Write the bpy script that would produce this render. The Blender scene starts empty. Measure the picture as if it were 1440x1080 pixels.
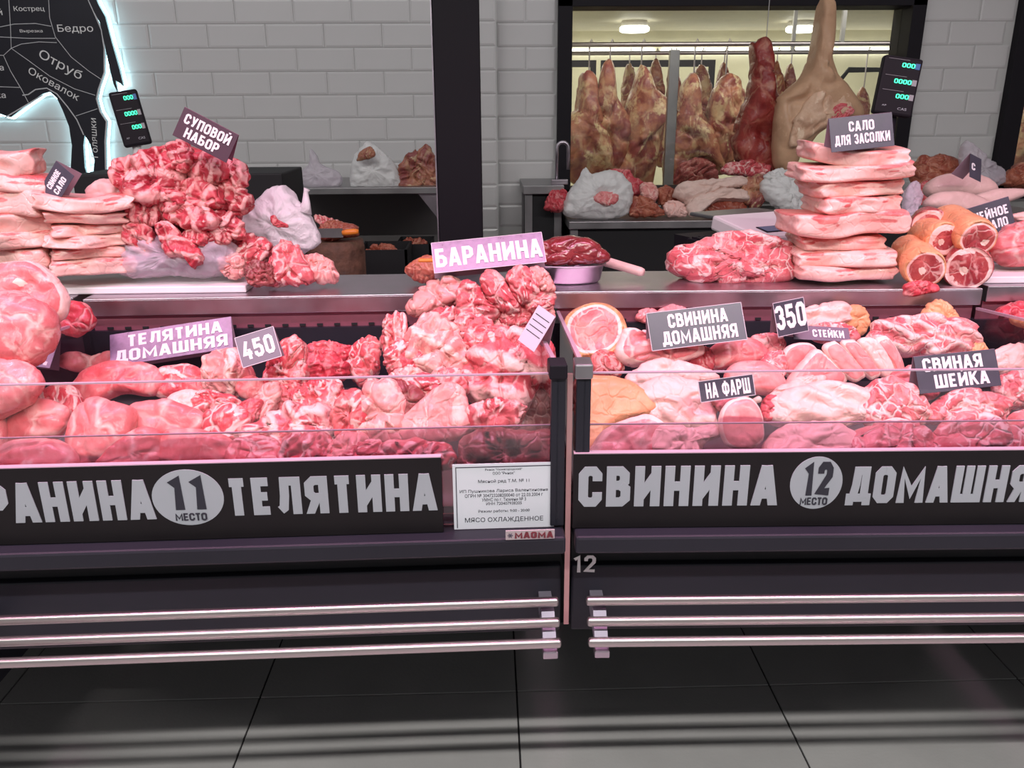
import bpy, bmesh, math, random
from mathutils import Vector, Matrix, noise, Euler
R = math.radians
# ---------------------------------------------------------------- camera
F = 1170.0; CH = 1.4
scn = bpy.context.scene
col = scn.collection
cam_d = bpy.data.cameras.new('camera'); cam = bpy.data.objects.new('camera', cam_d); col.objects.link(cam)
cam_d.sensor_width = 36; cam_d.lens = F / 1440 * 36; cam_d.clip_start = .05; cam_d.clip_end = 60
CM = Matrix.Rotation(R(-1.6), 3, 'Z') @ Matrix.Rotation(R(90 - 18.4), 3, 'X') @ Matrix.Rotation(R(-.36), 3, 'Z')
cam.matrix_world = Matrix.Translation((0, 0, CH)) @ CM.to_4x4()
scn.camera = cam
# ---------------------------------------------------------------- world, lights, exposure
w = bpy.data.worlds.new('world'); scn.world = w; w.use_nodes = True
w.node_tree.nodes['Background'].inputs[0].default_value = (.93, .93, .96, 1)
w.node_tree.nodes['Background'].inputs[1].default_value = .34
def area(name, loc, rot, sx, sy, power, color, spread=180):
    d = bpy.data.lights.new(name, 'AREA'); d.shape = 'RECTANGLE'; d.size = sx; d.size_y = sy
    d.energy = power; d.color = color; d.spread = R(spread)
    o = bpy.data.objects.new(name, d); o.location = loc; o.rotation_euler = [R(a) for a in rot]; col.objects.link(o); return o
area('corridor_light', (0, -.55, 3.15), (8, 0, 0), 7, .02, 190, (1, .97, .95))
area('meat_light', (.1, 1.22, 2.75), (3, 0, 0), 5.5, .18, 54, (1, .47, .74), 110)
area('wall_light', (-.6, 3.2, 3.1), (28, 0, 0), 6, .3, 13, (.96, .98, 1), 150)
area('cold_room_light', (1.8, 7.6, 2.08), (0, 0, 0), 4, 1.6, 70, (1, .95, .78))
area('cold_room_front_fill', (1.8, 4.8, 2.08), (20, 0, 0), 3.4, .2, 16, (1, .96, .84))  # added fill for the carcass fronts, no fixture hangs there
scn.view_settings.view_transform = 'Standard'; scn.view_settings.look = 'None'
scn.view_settings.gamma = 1; scn.view_settings.use_curve_mapping = False
scn.view_settings.exposure = 0.0
# ---------------------------------------------------------------- projection helpers (photo pixel -> place)
CO = Vector((0, 0, CH))
def ray(px, py): return CM @ Vector(((px - 720) / F, -(py - 540) / F, -1))
def PP(px, py, p0, n):
    d = ray(px, py); return CO + d * ((p0 - CO).dot(n) / d.dot(n))
def PY(px, py, Y): return PP(px, py, Vector((0, Y, 0)), Vector((0, 1, 0)))
def PZ(px, py, z): return PP(px, py, Vector((0, 0, z)), Vector((0, 0, 1)))
def S(px, py, Y): return (PY(px + .5, py, Y) - PY(px - .5, py, Y)).length     # metres in a pixel there
def slope(z0, y0, k):
    n = Vector((0, -k, 1)).normalized(); p = Vector((0, y0, z0))
    return lambda px, py: PP(px, py, p, n)
HEAP = {'L': slope(.795, 1.37, .13), 'R': slope(.80, 1.37, .13), 'B': slope(.835, 1.42, .44)}
# ---------------------------------------------------------------- object helpers
def tag(o, label=None, cat=None, group=None, kind=None):
    if label: o['label'] = label
    if cat: o['category'] = cat
    if group: o['group'] = group
    if kind: o['kind'] = kind
    return o
def mk(name, verts, faces, m, parent=None, smooth=False, attrs=None, loc=None):
    me = bpy.data.meshes.new(name); me.from_pydata([tuple(v) for v in verts], [], faces); me.update()
    if m: me.materials.append(m)
    if smooth: me.polygons.foreach_set('use_smooth', [True] * len(me.polygons))
    if attrs:
        for k, vals in attrs.items():
            a = me.attributes.new(k, 'FLOAT', 'POINT'); a.data.foreach_set('value', vals)
    o = bpy.data.objects.new(name, me); col.objects.link(o)
    if parent: o.parent = parent
    if loc is not None: o.location = loc
    return o
class MB:
    def __init__(s): s.v = []; s.f = []
    def box(s, x0, x1, y0, y1, z0, z1, M=None, bev=0):
        bm = bmesh.new(); bmesh.ops.create_cube(bm, size=1)
        for v in bm.verts: v.co = Vector((x0 + (v.co.x + .5) * (x1 - x0), y0 + (v.co.y + .5) * (y1 - y0), z0 + (v.co.z + .5) * (z1 - z0)))
        if bev: bmesh.ops.bevel(bm, geom=bm.edges[:], offset=bev, segments=2, affect='EDGES', profile=.5)
        bm.normal_update(); bm.verts.index_update(); b = len(s.v)
        s.v += [(M @ v.co if M else v.co.copy()) for v in bm.verts]
        s.f += [[b + v.index for v in f.verts] for f in bm.faces]; bm.free(); return s
    def poly(s, pts, y0, y1, M=None):          # outline in x,z extruded along y
        b = len(s.v); n = len(pts)
        for y in (y0, y1): s.v += [(M @ Vector((p[0], y, p[1])) if M else Vector((p[0], y, p[1]))) for p in pts]
        s.f += [list(range(b, b + n)), list(range(b + 2 * n - 1, b + n - 1, -1))]
        s.f += [[b + i, b + n + i, b + n + (i + 1) % n, b + (i + 1) % n] for i in range(n)]; return s
    def tube(s, pts, r, n=10, closed=False, cap=True):
        pts = [Vector(p) for p in pts]; L = len(pts); b = len(s.v); up = None
        rr = r if isinstance(r, (list, tuple)) else [r] * L
        for i, p in enumerate(pts):
            t = ((pts[(i + 1) % L] - pts[i - 1]) if closed or 0 < i < L - 1 else (pts[1] - pts[0] if i == 0 else pts[-1] - pts[-2])).normalized()
            if up is None: up = t.orthogonal().normalized()
            up = (up - t * up.dot(t)).normalized(); q = t.cross(up)
            for k in range(n):
                a = 2 * math.pi * k / n; s.v.append(p + (up * math.cos(a) + q * math.sin(a)) * rr[i])
        for i in range(L if closed else L - 1):
            for k in range(n):
                a, c = b + i * n, b + ((i + 1) % L) * n
                s.f.append([a + k, a + (k + 1) % n, c + (k + 1) % n, c + k])
        if cap and not closed: s.f += [list(range(b + n - 1, b - 1, -1)), list(range(b + (L - 1) * n, b + L * n))]
        return s
    def lathe(s, prof, c, n=32, ax=1, ay=1):
        b = len(s.v); c = Vector(c)
        for r, z in prof:
            for k in range(n):
                a = 2 * math.pi * k / n; s.v.append(c + Vector((r * ax * math.cos(a), r * ay * math.sin(a), z)))
        for i in range(len(prof) - 1):
            for k in range(n):
                a, d = b + i * n, b + (i + 1) * n; s.f.append([a + k, a + (k + 1) % n, d + (k + 1) % n, d + k])
        s.f += [list(range(b + n - 1, b - 1, -1)), list(range(b + (len(prof) - 1) * n, b + len(prof) * n))]; return s
    def build(s, name, m, parent=None, smooth=False, loc=None):
        o = mk(name, s.v, s.f, m, parent, smooth, loc=loc)
        return o
def empty(name, loc, rz=0):
    o = bpy.data.objects.new(name, None); o.empty_display_size = .05; o.location = loc; o.rotation_euler = (0, 0, rz); col.objects.link(o); return o
# ---------------------------------------------------------------- materials
def newmat(name):
    m = bpy.data.materials.new(name); m.use_nodes = True; return m, m.node_tree.nodes, m.node_tree.links, m.node_tree.nodes['Principled BSDF']
def plain(name, c, rough=.5, metal=0, spec=.5, var=0, vs=6, bump=0, bs=60, emit=None, es=0, coat=0):
    m, N, L, B = newmat(name)
    B.inputs['Base Color'].default_value = (*c, 1); B.inputs['Roughness'].default_value = rough
    B.inputs['Metallic'].default_value = metal; B.inputs['Specular IOR Level'].default_value = spec
    B.inputs['Coat Weight'].default_value = coat
    tc = N.new('ShaderNodeTexCoord')
    if var:
        n = N.new('ShaderNodeTexNoise'); n.inputs['Scale'].default_value = vs; n.inputs['Detail'].default_value = 6
        L.new(tc.outputs['Object'], n.inputs['Vector'])
        r = N.new('ShaderNodeMapRange'); r.inputs[1].default_value = .3; r.inputs[2].default_value = .7
        r.inputs[3].default_value = 1 - var; r.inputs[4].default_value = 1 + var
        L.new(n.outputs[0], r.inputs[0])
        mx = N.new('ShaderNodeVectorMath'); mx.operation = 'SCALE'; mx.inputs[0].default_value = c
        L.new(r.outputs[0], mx.inputs['Scale']); L.new(mx.outputs[0], B.inputs['Base Color'])
        r2 = N.new('ShaderNodeMapRange'); r2.inputs[3].default_value = rough * .75; r2.inputs[4].default_value = min(1, rough * 1.3)
        L.new(n.outputs[0], r2.inputs[0]); L.new(r2.outputs[0], B.inputs['Roughness'])
    if bump:
        n = N.new('ShaderNodeTexNoise'); n.inputs['Scale'].default_value = bs; n.inputs['Detail'].default_value = 4
        L.new(tc.outputs['Object'], n.inputs['Vector'])
        b = N.new('ShaderNodeBump'); b.inputs['Strength'].default_value = bump; b.inputs['Distance'].default_value = .01
        L.new(n.outputs[0], b.inputs['Height']); L.new(b.outputs[0], B.inputs['Normal'])
    if emit: B.inputs['Emission Color'].default_value = (*emit, 1); B.inputs['Emission Strength'].default_value = es
    return m
def glass(name, tint=(1, 1, 1), refl=1.0, haze=0):
    m, N, L, B = newmat(name); N.remove(B); out = N['Material Output']
    t = N.new('ShaderNodeBsdfTransparent'); t.inputs[0].default_value = (*tint, 1)
    g = N.new('ShaderNodeBsdfGlossy'); g.inputs['Roughness'].default_value = .02
    fr = N.new('ShaderNodeFresnel'); fr.inputs[0].default_value = 1.5
    mm = N.new('ShaderNodeMath'); mm.operation = 'MULTIPLY'; mm.inputs[1].default_value = refl; L.new(fr.outputs[0], mm.inputs[0])
    x = N.new('ShaderNodeMixShader'); L.new(mm.outputs[0], x.inputs[0]); L.new(t.outputs[0], x.inputs[1]); L.new(g.outputs[0], x.inputs[2])
    if haze:
        d = N.new('ShaderNodeBsdfDiffuse'); d.inputs[0].default_value = (.8, .7, .8, 1); x2 = N.new('ShaderNodeMixShader'); x2.inputs[0].default_value = haze
        L.new(x.outputs[0], x2.inputs[1]); L.new(d.outputs[0], x2.inputs[2]); x = x2
    L.new(x.outputs[0], out.inputs[0]); return m
def flesh(name, m1, m2, fat=(.86, .5, .46), skin=(.8, .42, .26), seam=.5, seam_s=22, streak=.45, streak_s=30, rough=.38, base=0.0, coat=.12, bump=.5):
    m, N, L, B = newmat(name)
    def nd(t, **k):
        n = N.new(t)
        for a, b in k.items(): n.inputs[a].default_value = b
        return n
    def math_(op, a, b=None, c=None, clamp=False):
        n = N.new('ShaderNodeMath'); n.operation = op; n.use_clamp = clamp
        for i, v in enumerate((a, b, c)):
            if v is None: continue
            if isinstance(v, (int, float)): n.inputs[i].default_value = v
            else: L.new(v, n.inputs[i])
        return n.outputs[0]
    def ramp(v, a, b, x=0., y=1.):
        n = N.new('ShaderNodeMapRange'); n.interpolation_type = 'SMOOTHSTEP'
        for i, q in ((1, a), (2, b), (3, x), (4, y)): n.inputs[i].default_value = q
        L.new(v, n.inputs[0]); return n.outputs[0]
    def mix(f, a, b):
        n = N.new('ShaderNodeMix'); n.data_type = 'RGBA'; L.new(f, n.inputs[0])
        for i, v in ((6, a), (7, b)):
            if isinstance(v, tuple): n.inputs[i].default_value = (*v, 1)
            else: L.new(v, n.inputs[i])
        return n.outputs[2]
    tc = N.new('ShaderNodeTexCoord'); oi = N.new('ShaderNodeObjectInfo')
    sc = math_('MULTIPLY', oi.outputs['Random'], 37.0)
    cb = N.new('ShaderNodeCombineXYZ'); L.new(sc, cb.inputs[0]); L.new(sc, cb.inputs[1]); L.new(sc, cb.inputs[2])
    ad = N.new('ShaderNodeVectorMath'); ad.operation = 'ADD'; L.new(tc.outputs['Object'], ad.inputs[0]); L.new(cb.outputs[0], ad.inputs[1])
    V = ad.outputs[0]
    dn = nd('ShaderNodeTexNoise', Scale=14., Detail=3.); L.new(V, dn.inputs['Vector'])
    ds = N.new('ShaderNodeVectorMath'); ds.operation = 'MULTIPLY_ADD'; L.new(dn.outputs['Color'], ds.inputs[0]); ds.inputs[1].default_value = (.07, .07, .07); L.new(V, ds.inputs[2])
    W = ds.outputs[0]
    vo = N.new('ShaderNodeTexVoronoi'); vo.feature = 'DISTANCE_TO_EDGE'; vo.inputs['Scale'].default_value = seam_s; L.new(W, vo.inputs['Vector'])
    sm = ramp(vo.outputs['Distance'], .0, .09, seam, 0)
    bn = nd('ShaderNodeTexNoise', Scale=9., Detail=3.); L.new(V, bn.inputs['Vector'])
    sm = math_('MULTIPLY', sm, ramp(bn.outputs[0], .4, .58))
    mp = N.new('ShaderNodeMapping'); mp.inputs['Scale'].default_value = (1, .22, .5); mp.inputs['Rotation'].default_value = (.4, .3, .9); L.new(W, mp.inputs['Vector'])
    st = nd('ShaderNodeTexNoise', Scale=float(streak_s) * 1.6, Detail=5., Roughness=.6); L.new(mp.outputs[0], st.inputs['Vector'])
    sk = ramp(st.outputs[0], .54, .64, 0, streak)
    fa = N.new('ShaderNodeAttribute'); fa.attribute_name = 'fat'
    fn = nd('ShaderNodeTexNoise', Scale=55., Detail=4.); L.new(V, fn.inputs['Vector'])
    f2 = ramp(math_('ADD', fa.outputs['Fac'], math_('MULTIPLY', math_('SUBTRACT', fn.outputs[0], .5), .9)), .35, .7)
    ftm = math_('MAXIMUM', math_('MAXIMUM', sm, sk), math_('MAXIMUM', f2, base))
    mn = nd('ShaderNodeTexNoise', Scale=11., Detail=5., Roughness=.65); L.new(V, mn.inputs['Vector'])
    mus = mix(ramp(mn.outputs[0], .38, .64), m1, m2)
    fcol = mix(ramp(mn.outputs[0], .35, .7), fat, tuple(min(1, c * k) for c, k in zip(fat, (.92, .72, .7))))
    c = mix(ftm, mus, fcol)
    sa = N.new('ShaderNodeAttribute'); sa.attribute_name = 'skin'
    scol = mix(ramp(mn.outputs[0], .35, .68), skin, tuple(min(1, c_ * k) for c_, k in zip(skin, (.9, .72, .7))))
    c = mix(ramp(sa.outputs['Fac'], .4, .6), c, scol)
    ba = N.new('ShaderNodeAttribute'); ba.attribute_name = 'bone'
    c = mix(ramp(ba.outputs['Fac'], .4, .6), c, (.82, .62, .52))
    L.new(c, B.inputs['Base Color'])
    B.inputs['Specular IOR Level'].default_value = .38; B.inputs['Coat Weight'].default_value = coat; B.inputs['Coat Roughness'].default_value = .12
    rn = ramp(st.outputs[0], .3, .7, rough * .7, rough * 1.5); L.new(rn, B.inputs['Roughness'])
    h = math_('ADD', math_('MULTIPLY', st.outputs[0], .7), math_('ADD', math_('MULTIPLY', ramp(vo.outputs['Distance'], 0, .12), .5), math_('MULTIPLY', fn.outputs[0], .4)))
    b = N.new('ShaderNodeBump'); b.inputs['Strength'].default_value = bump; b.inputs['Distance'].default_value = .006
    L.new(h, b.inputs['Height']); L.new(b.outputs[0], B.inputs['Normal']); L.new(b.outputs[0], B.inputs['Coat Normal'])
    return m
K = {
 'veal': flesh('veal flesh', (.66, .11, .12), (.76, .22, .22), (.9, .62, .56), seam=.7, seam_s=10, streak=.25, rough=.34, bump=.35),
 'vealcut': flesh('veal trimmings', (.6, .06, .08), (.74, .17, .17), (.9, .58, .54), seam=.9, seam_s=20, streak=.75, streak_s=26, rough=.3, bump=.7),
 'red': flesh('deep red flesh', (.5, .04, .06), (.66, .1, .12), (.88, .5, .48), seam=.5, seam_s=18, streak=.35, bump=.6),
 'lamb': flesh('lamb flesh', (.52, .06, .08), (.66, .14, .15), (.88, .55, .52), seam=.9, seam_s=17, streak=.8, streak_s=22, bump=.8),
 'lambfat': flesh('lamb with fat cover', (.6, .14, .15), (.72, .26, .24), (.88, .56, .5), seam=.9, streak=.9, streak_s=16, base=.3, bump=.5),
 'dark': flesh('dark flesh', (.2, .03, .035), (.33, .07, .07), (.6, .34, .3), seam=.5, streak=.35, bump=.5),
 'bones': flesh('soup bones flesh', (.36, .02, .035), (.55, .06, .08), (.8, .42, .4), seam=.7, seam_s=18, streak=.7, streak_s=20, bump=.7),
 'pork': flesh('pork flesh', (.66, .15, .16), (.78, .28, .28), (.92, .66, .6), seam=.7, seam_s=13, streak=.45, streak_s=22, rough=.32, bump=.4),
 'loin': flesh('pork loin flesh', (.72, .2, .2), (.8, .3, .29), (.93, .68, .62), seam=.25, seam_s=8, streak=.12, rough=.32, bump=.25),
 'neck': flesh('pork neck flesh', (.6, .1, .12), (.74, .24, .24), (.92, .64, .6), seam=1, seam_s=26, streak=.8, streak_s=38, bump=.7),
 'fat': flesh('pale pork fat', (.78, .4, .36), (.85, .5, .45), (.92, .66, .6), skin=(.86, .55, .42), seam=.4, streak=.5, streak_s=14, base=.55, bump=.4),
 'salo': flesh('back fat', (.66, .12, .12), (.8, .28, .25), (.92, .6, .54), skin=(.85, .5, .4), seam=.15, seam_s=30, streak=.12, streak_s=18, rough=.36, bump=.25, coat=.2),
 'skin': flesh('pork skin', (.3, .03, .04), (.5, .1, .09), (.9, .62, .56), skin=(.85, .43, .22), seam=.6, seam_s=26, streak=.4, bump=.35),
 'pale': flesh('pale piglet skin', (.62, .42, .38), (.7, .48, .44), (.78, .58, .54), seam=0, streak=.1, rough=.45, bump=.15, coat=.1),
 'hide': flesh('white folded skin', (.72, .5, .44), (.76, .56, .5), (.85, .68, .62), seam=0, streak=.2, rough=.5, bump=.3, coat=.1),
 'carcass': flesh('hanging lamb carcass', (.24, .055, .055), (.44, .18, .11), (.62, .47, .28), seam=.5, seam_s=7, streak=.8, streak_s=7, rough=.4, bump=.6, coat=.15),
 'carcassr': flesh('hanging beef', (.22, .02, .02), (.34, .05, .04), (.6, .3, .2), seam=.5, seam_s=9, streak=.25, streak_s=12, rough=.35, bump=.6),
 'pigside': flesh('hanging pork side', (.5, .26, .16), (.68, .46, .32), (.82, .64, .47), skin=(.6, .38, .24), seam=.3, seam_s=8, streak=.7, streak_s=9, base=.2, rough=.45, bump=.4, coat=.1),
 'pigskin': flesh('hanging pork skin side', (.48, .27, .16), (.58, .36, .22), (.7, .48, .32), seam=.2, seam_s=6, streak=.5, streak_s=7, base=.2, rough=.5, bump=.3, coat=.05),
 'liver': flesh('liver', (.17, .015, .02), (.27, .03, .035), (.4, .1, .1), seam=.12, streak=.12, rough=.15, bump=.4, coat=.8),
 'brown': flesh('browned meat', (.30, .06, .04), (.42, .12, .07), (.62, .3, .2), seam=.5, streak=.4, bump=.5),
}
steel = plain('brushed steel', (.50, .45, .50), .34, 1, var=.08, vs=20)
steeld = plain('dull steel', (.34, .33, .34), .42, 1, var=.1, vs=9)
steelr = plain('perforated panel steel', (.3, .1, .14), .5, .4, var=.1, vs=7)
railm = plain('rail aluminium', (.5, .47, .45), .36, 1)
panel = plain('dark blue grey panel', (.014, .014, .021), .45, var=.12, vs=4, spec=.35)
black = plain('black paint', (.01, .008, .012), .6, spec=.2)
blackm = plain('black matte', (.008, .008, .01), .7)
bandm = plain('sign board black', (.009, .007, .008), .45, var=.1, vs=9, spec=.3)
letter = plain('silver grey lettering', (.34, .36, .39), .5, var=.08, vs=3)
white = plain('white lettering', (.85, .83, .85), .5, var=.02)
cardm = plain('slate card', (.055, .05, .075), .33, var=.25, vs=14, spec=.7)
cardl = plain('black card with lilac sheen', (.17, .12, .21), .3, var=.3, vs=60, spec=.9)  # purple reflection on a black card, put into the base colour
cardin = plain('card inner side', (.30, .2, .25), .55, var=.1)
edgem = plain('card white edge', (.6, .55, .6), .4)
paperm = plain('paper', (.62, .64, .68), .6, var=.04, vs=3)
inkm = plain('black ink', (.02, .02, .03), .6)
grouty = plain('wall grout', (.52, .52, .51), .8, var=.06, vs=3)
tilem = plain('white glazed tile', (.58, .57, .57), .2, var=.035, vs=2)
floorm = plain('grey porcelain tile', (.34, .335, .325), .34, var=.09, vs=3.5, bump=.08, bs=120)
floorj = plain('floor joint', (.018, .016, .018), .8)
boardm = plain('white cutting board', (.78, .74, .74), .45, var=.05, vs=9)
creamw = plain('cold room wall', (.8, .77, .6), .6, var=.05)
creamc = plain('cold room ceiling', (.62, .58, .45), .5, var=.08)
lampm = plain('lamp diffuser', (.9, .9, .85), .5, emit=(1, .98, .9), es=5)
ledm = plain('halo led', (.8, .9, .9), .5, emit=(.55, .92, 1), es=6)
signblk = plain('bull sign face', (.006, .006, .014), .3, var=.2)
signrim = plain('sign silver line', (.6, .61, .63), .45)
signlet = plain('sign lettering', (.75, .75, .75), .5)
woodm = plain('chopping block wood', (.12, .055, .035), .7, var=.4, vs=25, bump=.4)
orange = plain('orange plastic', (.85, .24, .03), .4)
grn = plain('green digits', (.01, .3, .15), .4, emit=(.05, 1, .45), es=2.2)
blu = plain('blue badge', (.03, .12, .35), .4)
greyp = plain('grey plate', (.3, .3, .32), .5)
whitep = plain('white plastic', (.7, .68, .68), .4, var=.04)
lcd = plain('lcd', (.12, .16, .26), .2)
plat = plain('white plate paint', (.75, .73, .72), .45)
redtab = plain('red mark', (.5, .02, .02), .5)
gl = glass('clear glass', (.99, .985, .99), .9)
glh = glass('hazy glass', (.99, .97, .985), .9, .07)  # pale haze mixed into the pane as diffuse colour
glw = glass('window glass', (.95, .96, .95), .8)
gledge = plain('polished glass edge', (.5, .34, .42), .2, spec=.8)
gledged = plain('dark glass edge', (.28, .14, .2), .25, spec=.8)
def plasticbag():
    m, N, L, B = newmat('bag plastic')
    B.inputs['Base Color'].default_value = (.95, .94, .94, 1); B.inputs['Roughness'].default_value = .32
    tr = N.new('ShaderNodeBsdfTransparent'); mx = N.new('ShaderNodeMixShader'); tl = N.new('ShaderNodeBsdfTranslucent'); tl.inputs[0].default_value = (.9, .88, .9, 1)
    m2 = N.new('ShaderNodeMixShader'); m2.inputs[0].default_value = .22
    L.new(B.outputs[0], m2.inputs[1]); L.new(tl.outputs[0], m2.inputs[2])
    tc = N.new('ShaderNodeTexCoord'); n = N.new('ShaderNodeTexNoise'); n.inputs['Scale'].default_value = 12; n.inputs['Detail'].default_value = 5; n.inputs['Distortion'].default_value = 1.2
    L.new(tc.outputs['Object'], n.inputs['Vector'])
    b = N.new('ShaderNodeBump'); b.inputs['Strength'].default_value = .8; b.inputs['Distance'].default_value = .02; L.new(n.outputs[0], b.inputs['Height']); L.new(b.outputs[0], B.inputs['Normal'])
    mx.inputs[0].default_value = .14; L.new(m2.outputs[0], mx.inputs[1]); L.new(tr.outputs[0], mx.inputs[2])
    L.new(mx.outputs[0], N['Material Output'].inputs[0]); return m
bagm = plasticbag()
bagc = plasticbag(); bagc.name = 'clear bag plastic'
for n_ in bagc.node_tree.nodes:
    if n_.type == 'MIX_SHADER' and n_.outputs[0].links[0].to_node.type == 'OUTPUT_MATERIAL': n_.inputs[0].default_value = .45
    if n_.type == 'BSDF_PRINCIPLED': n_.inputs['Base Color'].default_value = (.8, .7, .8, 1); n_.inputs['Roughness'].default_value = .15
K['bag'] = bagm; K['clearbag'] = bagc
# ---------------------------------------------------------------- lettering
def textmesh(name, s, m, parent, M, w, h, weight=.0, depth=.0006, align='C', shear=0):
    cu = bpy.data.curves.new('t', 'FONT'); cu.body = s; cu.size = 1; cu.extrude = 0; cu.offset = weight; cu.shear = shear
    cu.resolution_u = 4
    to = bpy.data.objects.new('t', cu); col.objects.link(to); bpy.context.view_layer.update()
    me = bpy.data.meshes.new_from_object(to.evaluated_get(bpy.context.evaluated_depsgraph_get()))
    bpy.data.objects.remove(to); bpy.data.curves.remove(cu)
    bm = bmesh.new(); bm.from_mesh(me)
    xs = [v.co.x for v in bm.verts]; ys = [v.co.y for v in bm.verts]
    x0, x1, y0, y1 = min(xs), max(xs), min(ys), max(ys)
    sy = h / (y1 - y0) if h else w / (x1 - x0); sx = w / (x1 - x0) if w else sy
    for v in bm.verts: v.co = Vector(((v.co.x - (x0 + x1) / 2) * sx, (v.co.y - (y0 + y1) / 2) * sy, 0))
    r = bmesh.ops.extrude_face_region(bm, geom=bm.faces[:]); 
    for e in r['geom']:
        if isinstance(e, bmesh.types.BMVert): e.co.z += depth
    bmesh.ops.recalc_face_normals(bm, faces=bm.faces[:])
    bm.transform(M); bm.to_mesh(me); bm.free(); me.materials.clear(); me.materials.append(m); me.name = name
    o = bpy.data.objects.new(name, me); col.objects.link(o)
    if parent: o.parent = parent
    return o
GL = {'А': (.6, [[(-.04, -.2), (.46, 1.15)], [(.54, 1.15), (1.04, -.2)], [(.22, .22), (.78, .22)]]), 'Б': (.56, [[(.92, 1), (0, 1), (0, 0), (.7, 0), (1, .13), (1, .42), (.7, .55), (0, .55)]]),
 'В': (.56, [[(0, .54), (.65, .54), (.92, .66), (.92, .88), (.65, 1), (0, 1), (0, 0), (.7, 0), (1, .12), (1, .42), (.65, .54)]]), 'Г': (.5, [[(0, -.2), (0, 1), (1.1, 1)]]),
 'Д': (.62, [[(-.1, -.22), (-.1, .05), (1.1, .05), (1.1, -.22)], [(.1, .05), (.25, .5), (.3, 1), (.88, 1), (.88, .05)]]), 'Е': (.5, [[(1.08, 1), (0, 1), (0, 0), (1.08, 0)], [(0, .5), (.95, .5)]]),
 'З': (.54, [[(0, .78), (0, .88), (.3, 1), (.7, 1), (.95, .87), (.95, .65), (.65, .53), (.35, .53)], [(.65, .53), (1, .4), (1, .13), (.7, 0), (.3, 0), (0, .13), (0, .25)]]),
 'И': (.6, [[(0, 1.2), (0, -.2)], [(0, .12), (1, .88)], [(1, 1.2), (1, -.2)]]), 'К': (.58, [[(0, 1.2), (0, -.2)], [(1.02, 1.2), (.12, .48)], [(.35, .62), (1.05, -.2)]]),
 'Л': (.6, [[(-.1, 0), (.12, .08), (.22, .5), (.25, 1), (1, 1), (1, -.2)]]), 'М': (.76, [[(0, -.2), (0, .96), (.5, .22), (1, .96), (1, -.2)]]), 'Н': (.58, [[(0, 1.2), (0, -.2)], [(0, .5), (1, .5)], [(1, 1.2), (1, -.2)]]),
 'О': (.58, [[(.5, 1), (.25, 1), (0, .87), (0, .13), (.25, 0), (.75, 0), (1, .13), (1, .87), (.75, 1), (.5, 1)]]), 'П': (.58, [[(0, -.2), (0, 1), (1, 1), (1, -.2)]]),
 'Р': (.55, [[(0, -.2), (0, 1), (.7, 1), (1, .87), (1, .55), (.7, .42), (0, .42)]]), 'С': (.55, [[(1, .68), (1, .87), (.75, 1), (.25, 1), (0, .87), (0, .13), (.25, 0), (.75, 0), (1, .13), (1, .32)]]),
 'Т': (.52, [[(-.1, 1), (1.1, 1)], [(.5, 1), (.5, -.2)]]), 'У': (.56, [[(0, 1.2), (.5, .35)], [(1, 1.2), (.45, .02), (.1, .02)]]),
 'Ф': (.78, [[(.5, 1.15), (.5, -.15)], [(.5, .85), (.2, .85), (0, .7), (0, .32), (.2, .17), (.8, .17), (1, .32), (1, .7), (.8, .85), (.5, .85)]]),
 'Ш': (.82, [[(0, 1.2), (0, 0), (1, 0), (1, 1.2)], [(.5, 1.2), (.5, 0)]]), 'Я': (.57, [[(1, -.2), (1, 1), (.3, 1), (0, .87), (0, .55), (.3, .42), (1, .42)], [(.5, .42), (-.02, -.2)]]),
 '0': (.56, [[(.5, 1), (.25, 1), (0, .87), (0, .13), (.25, 0), (.75, 0), (1, .13), (1, .87), (.75, 1), (.5, 1)]]), '1': (.42, [[(-.1, .8), (.7, 1), (.7, -.2)]]),
 '2': (.55, [[(0, .7), (0, .87), (.25, 1), (.75, 1), (1, .87), (1, .62), (0, .02), (1.1, 0)]]), '4': (.58, [[(.6, 1.1), (0, .28), (1.15, .28)], [(.75, .55), (.75, -.2)]]),
 '5': (.56, [[(1.05, 1), (.06, 1), (.03, .57), (.7, .6), (1, .45), (1, .13), (.7, 0), (.25, 0), (0, .13), (0, .28)]]), 'G': (.58, [[(1, .72), (1, .87), (.75, 1), (.25, 1), (0, .87), (0, .13), (.25, 0), (.75, 0), (1, .13), (1, .48), (.55, .48)]])}
GL['3'] = GL['З']; GL['A'] = GL['А']; GL['M'] = GL['М']; GL['Й'] = (.6, GL['И'][1] + [['b', (.25, 1.36), (.5, 1.26), (.75, 1.36)]]); GL[' '] = (.3, [])
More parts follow.
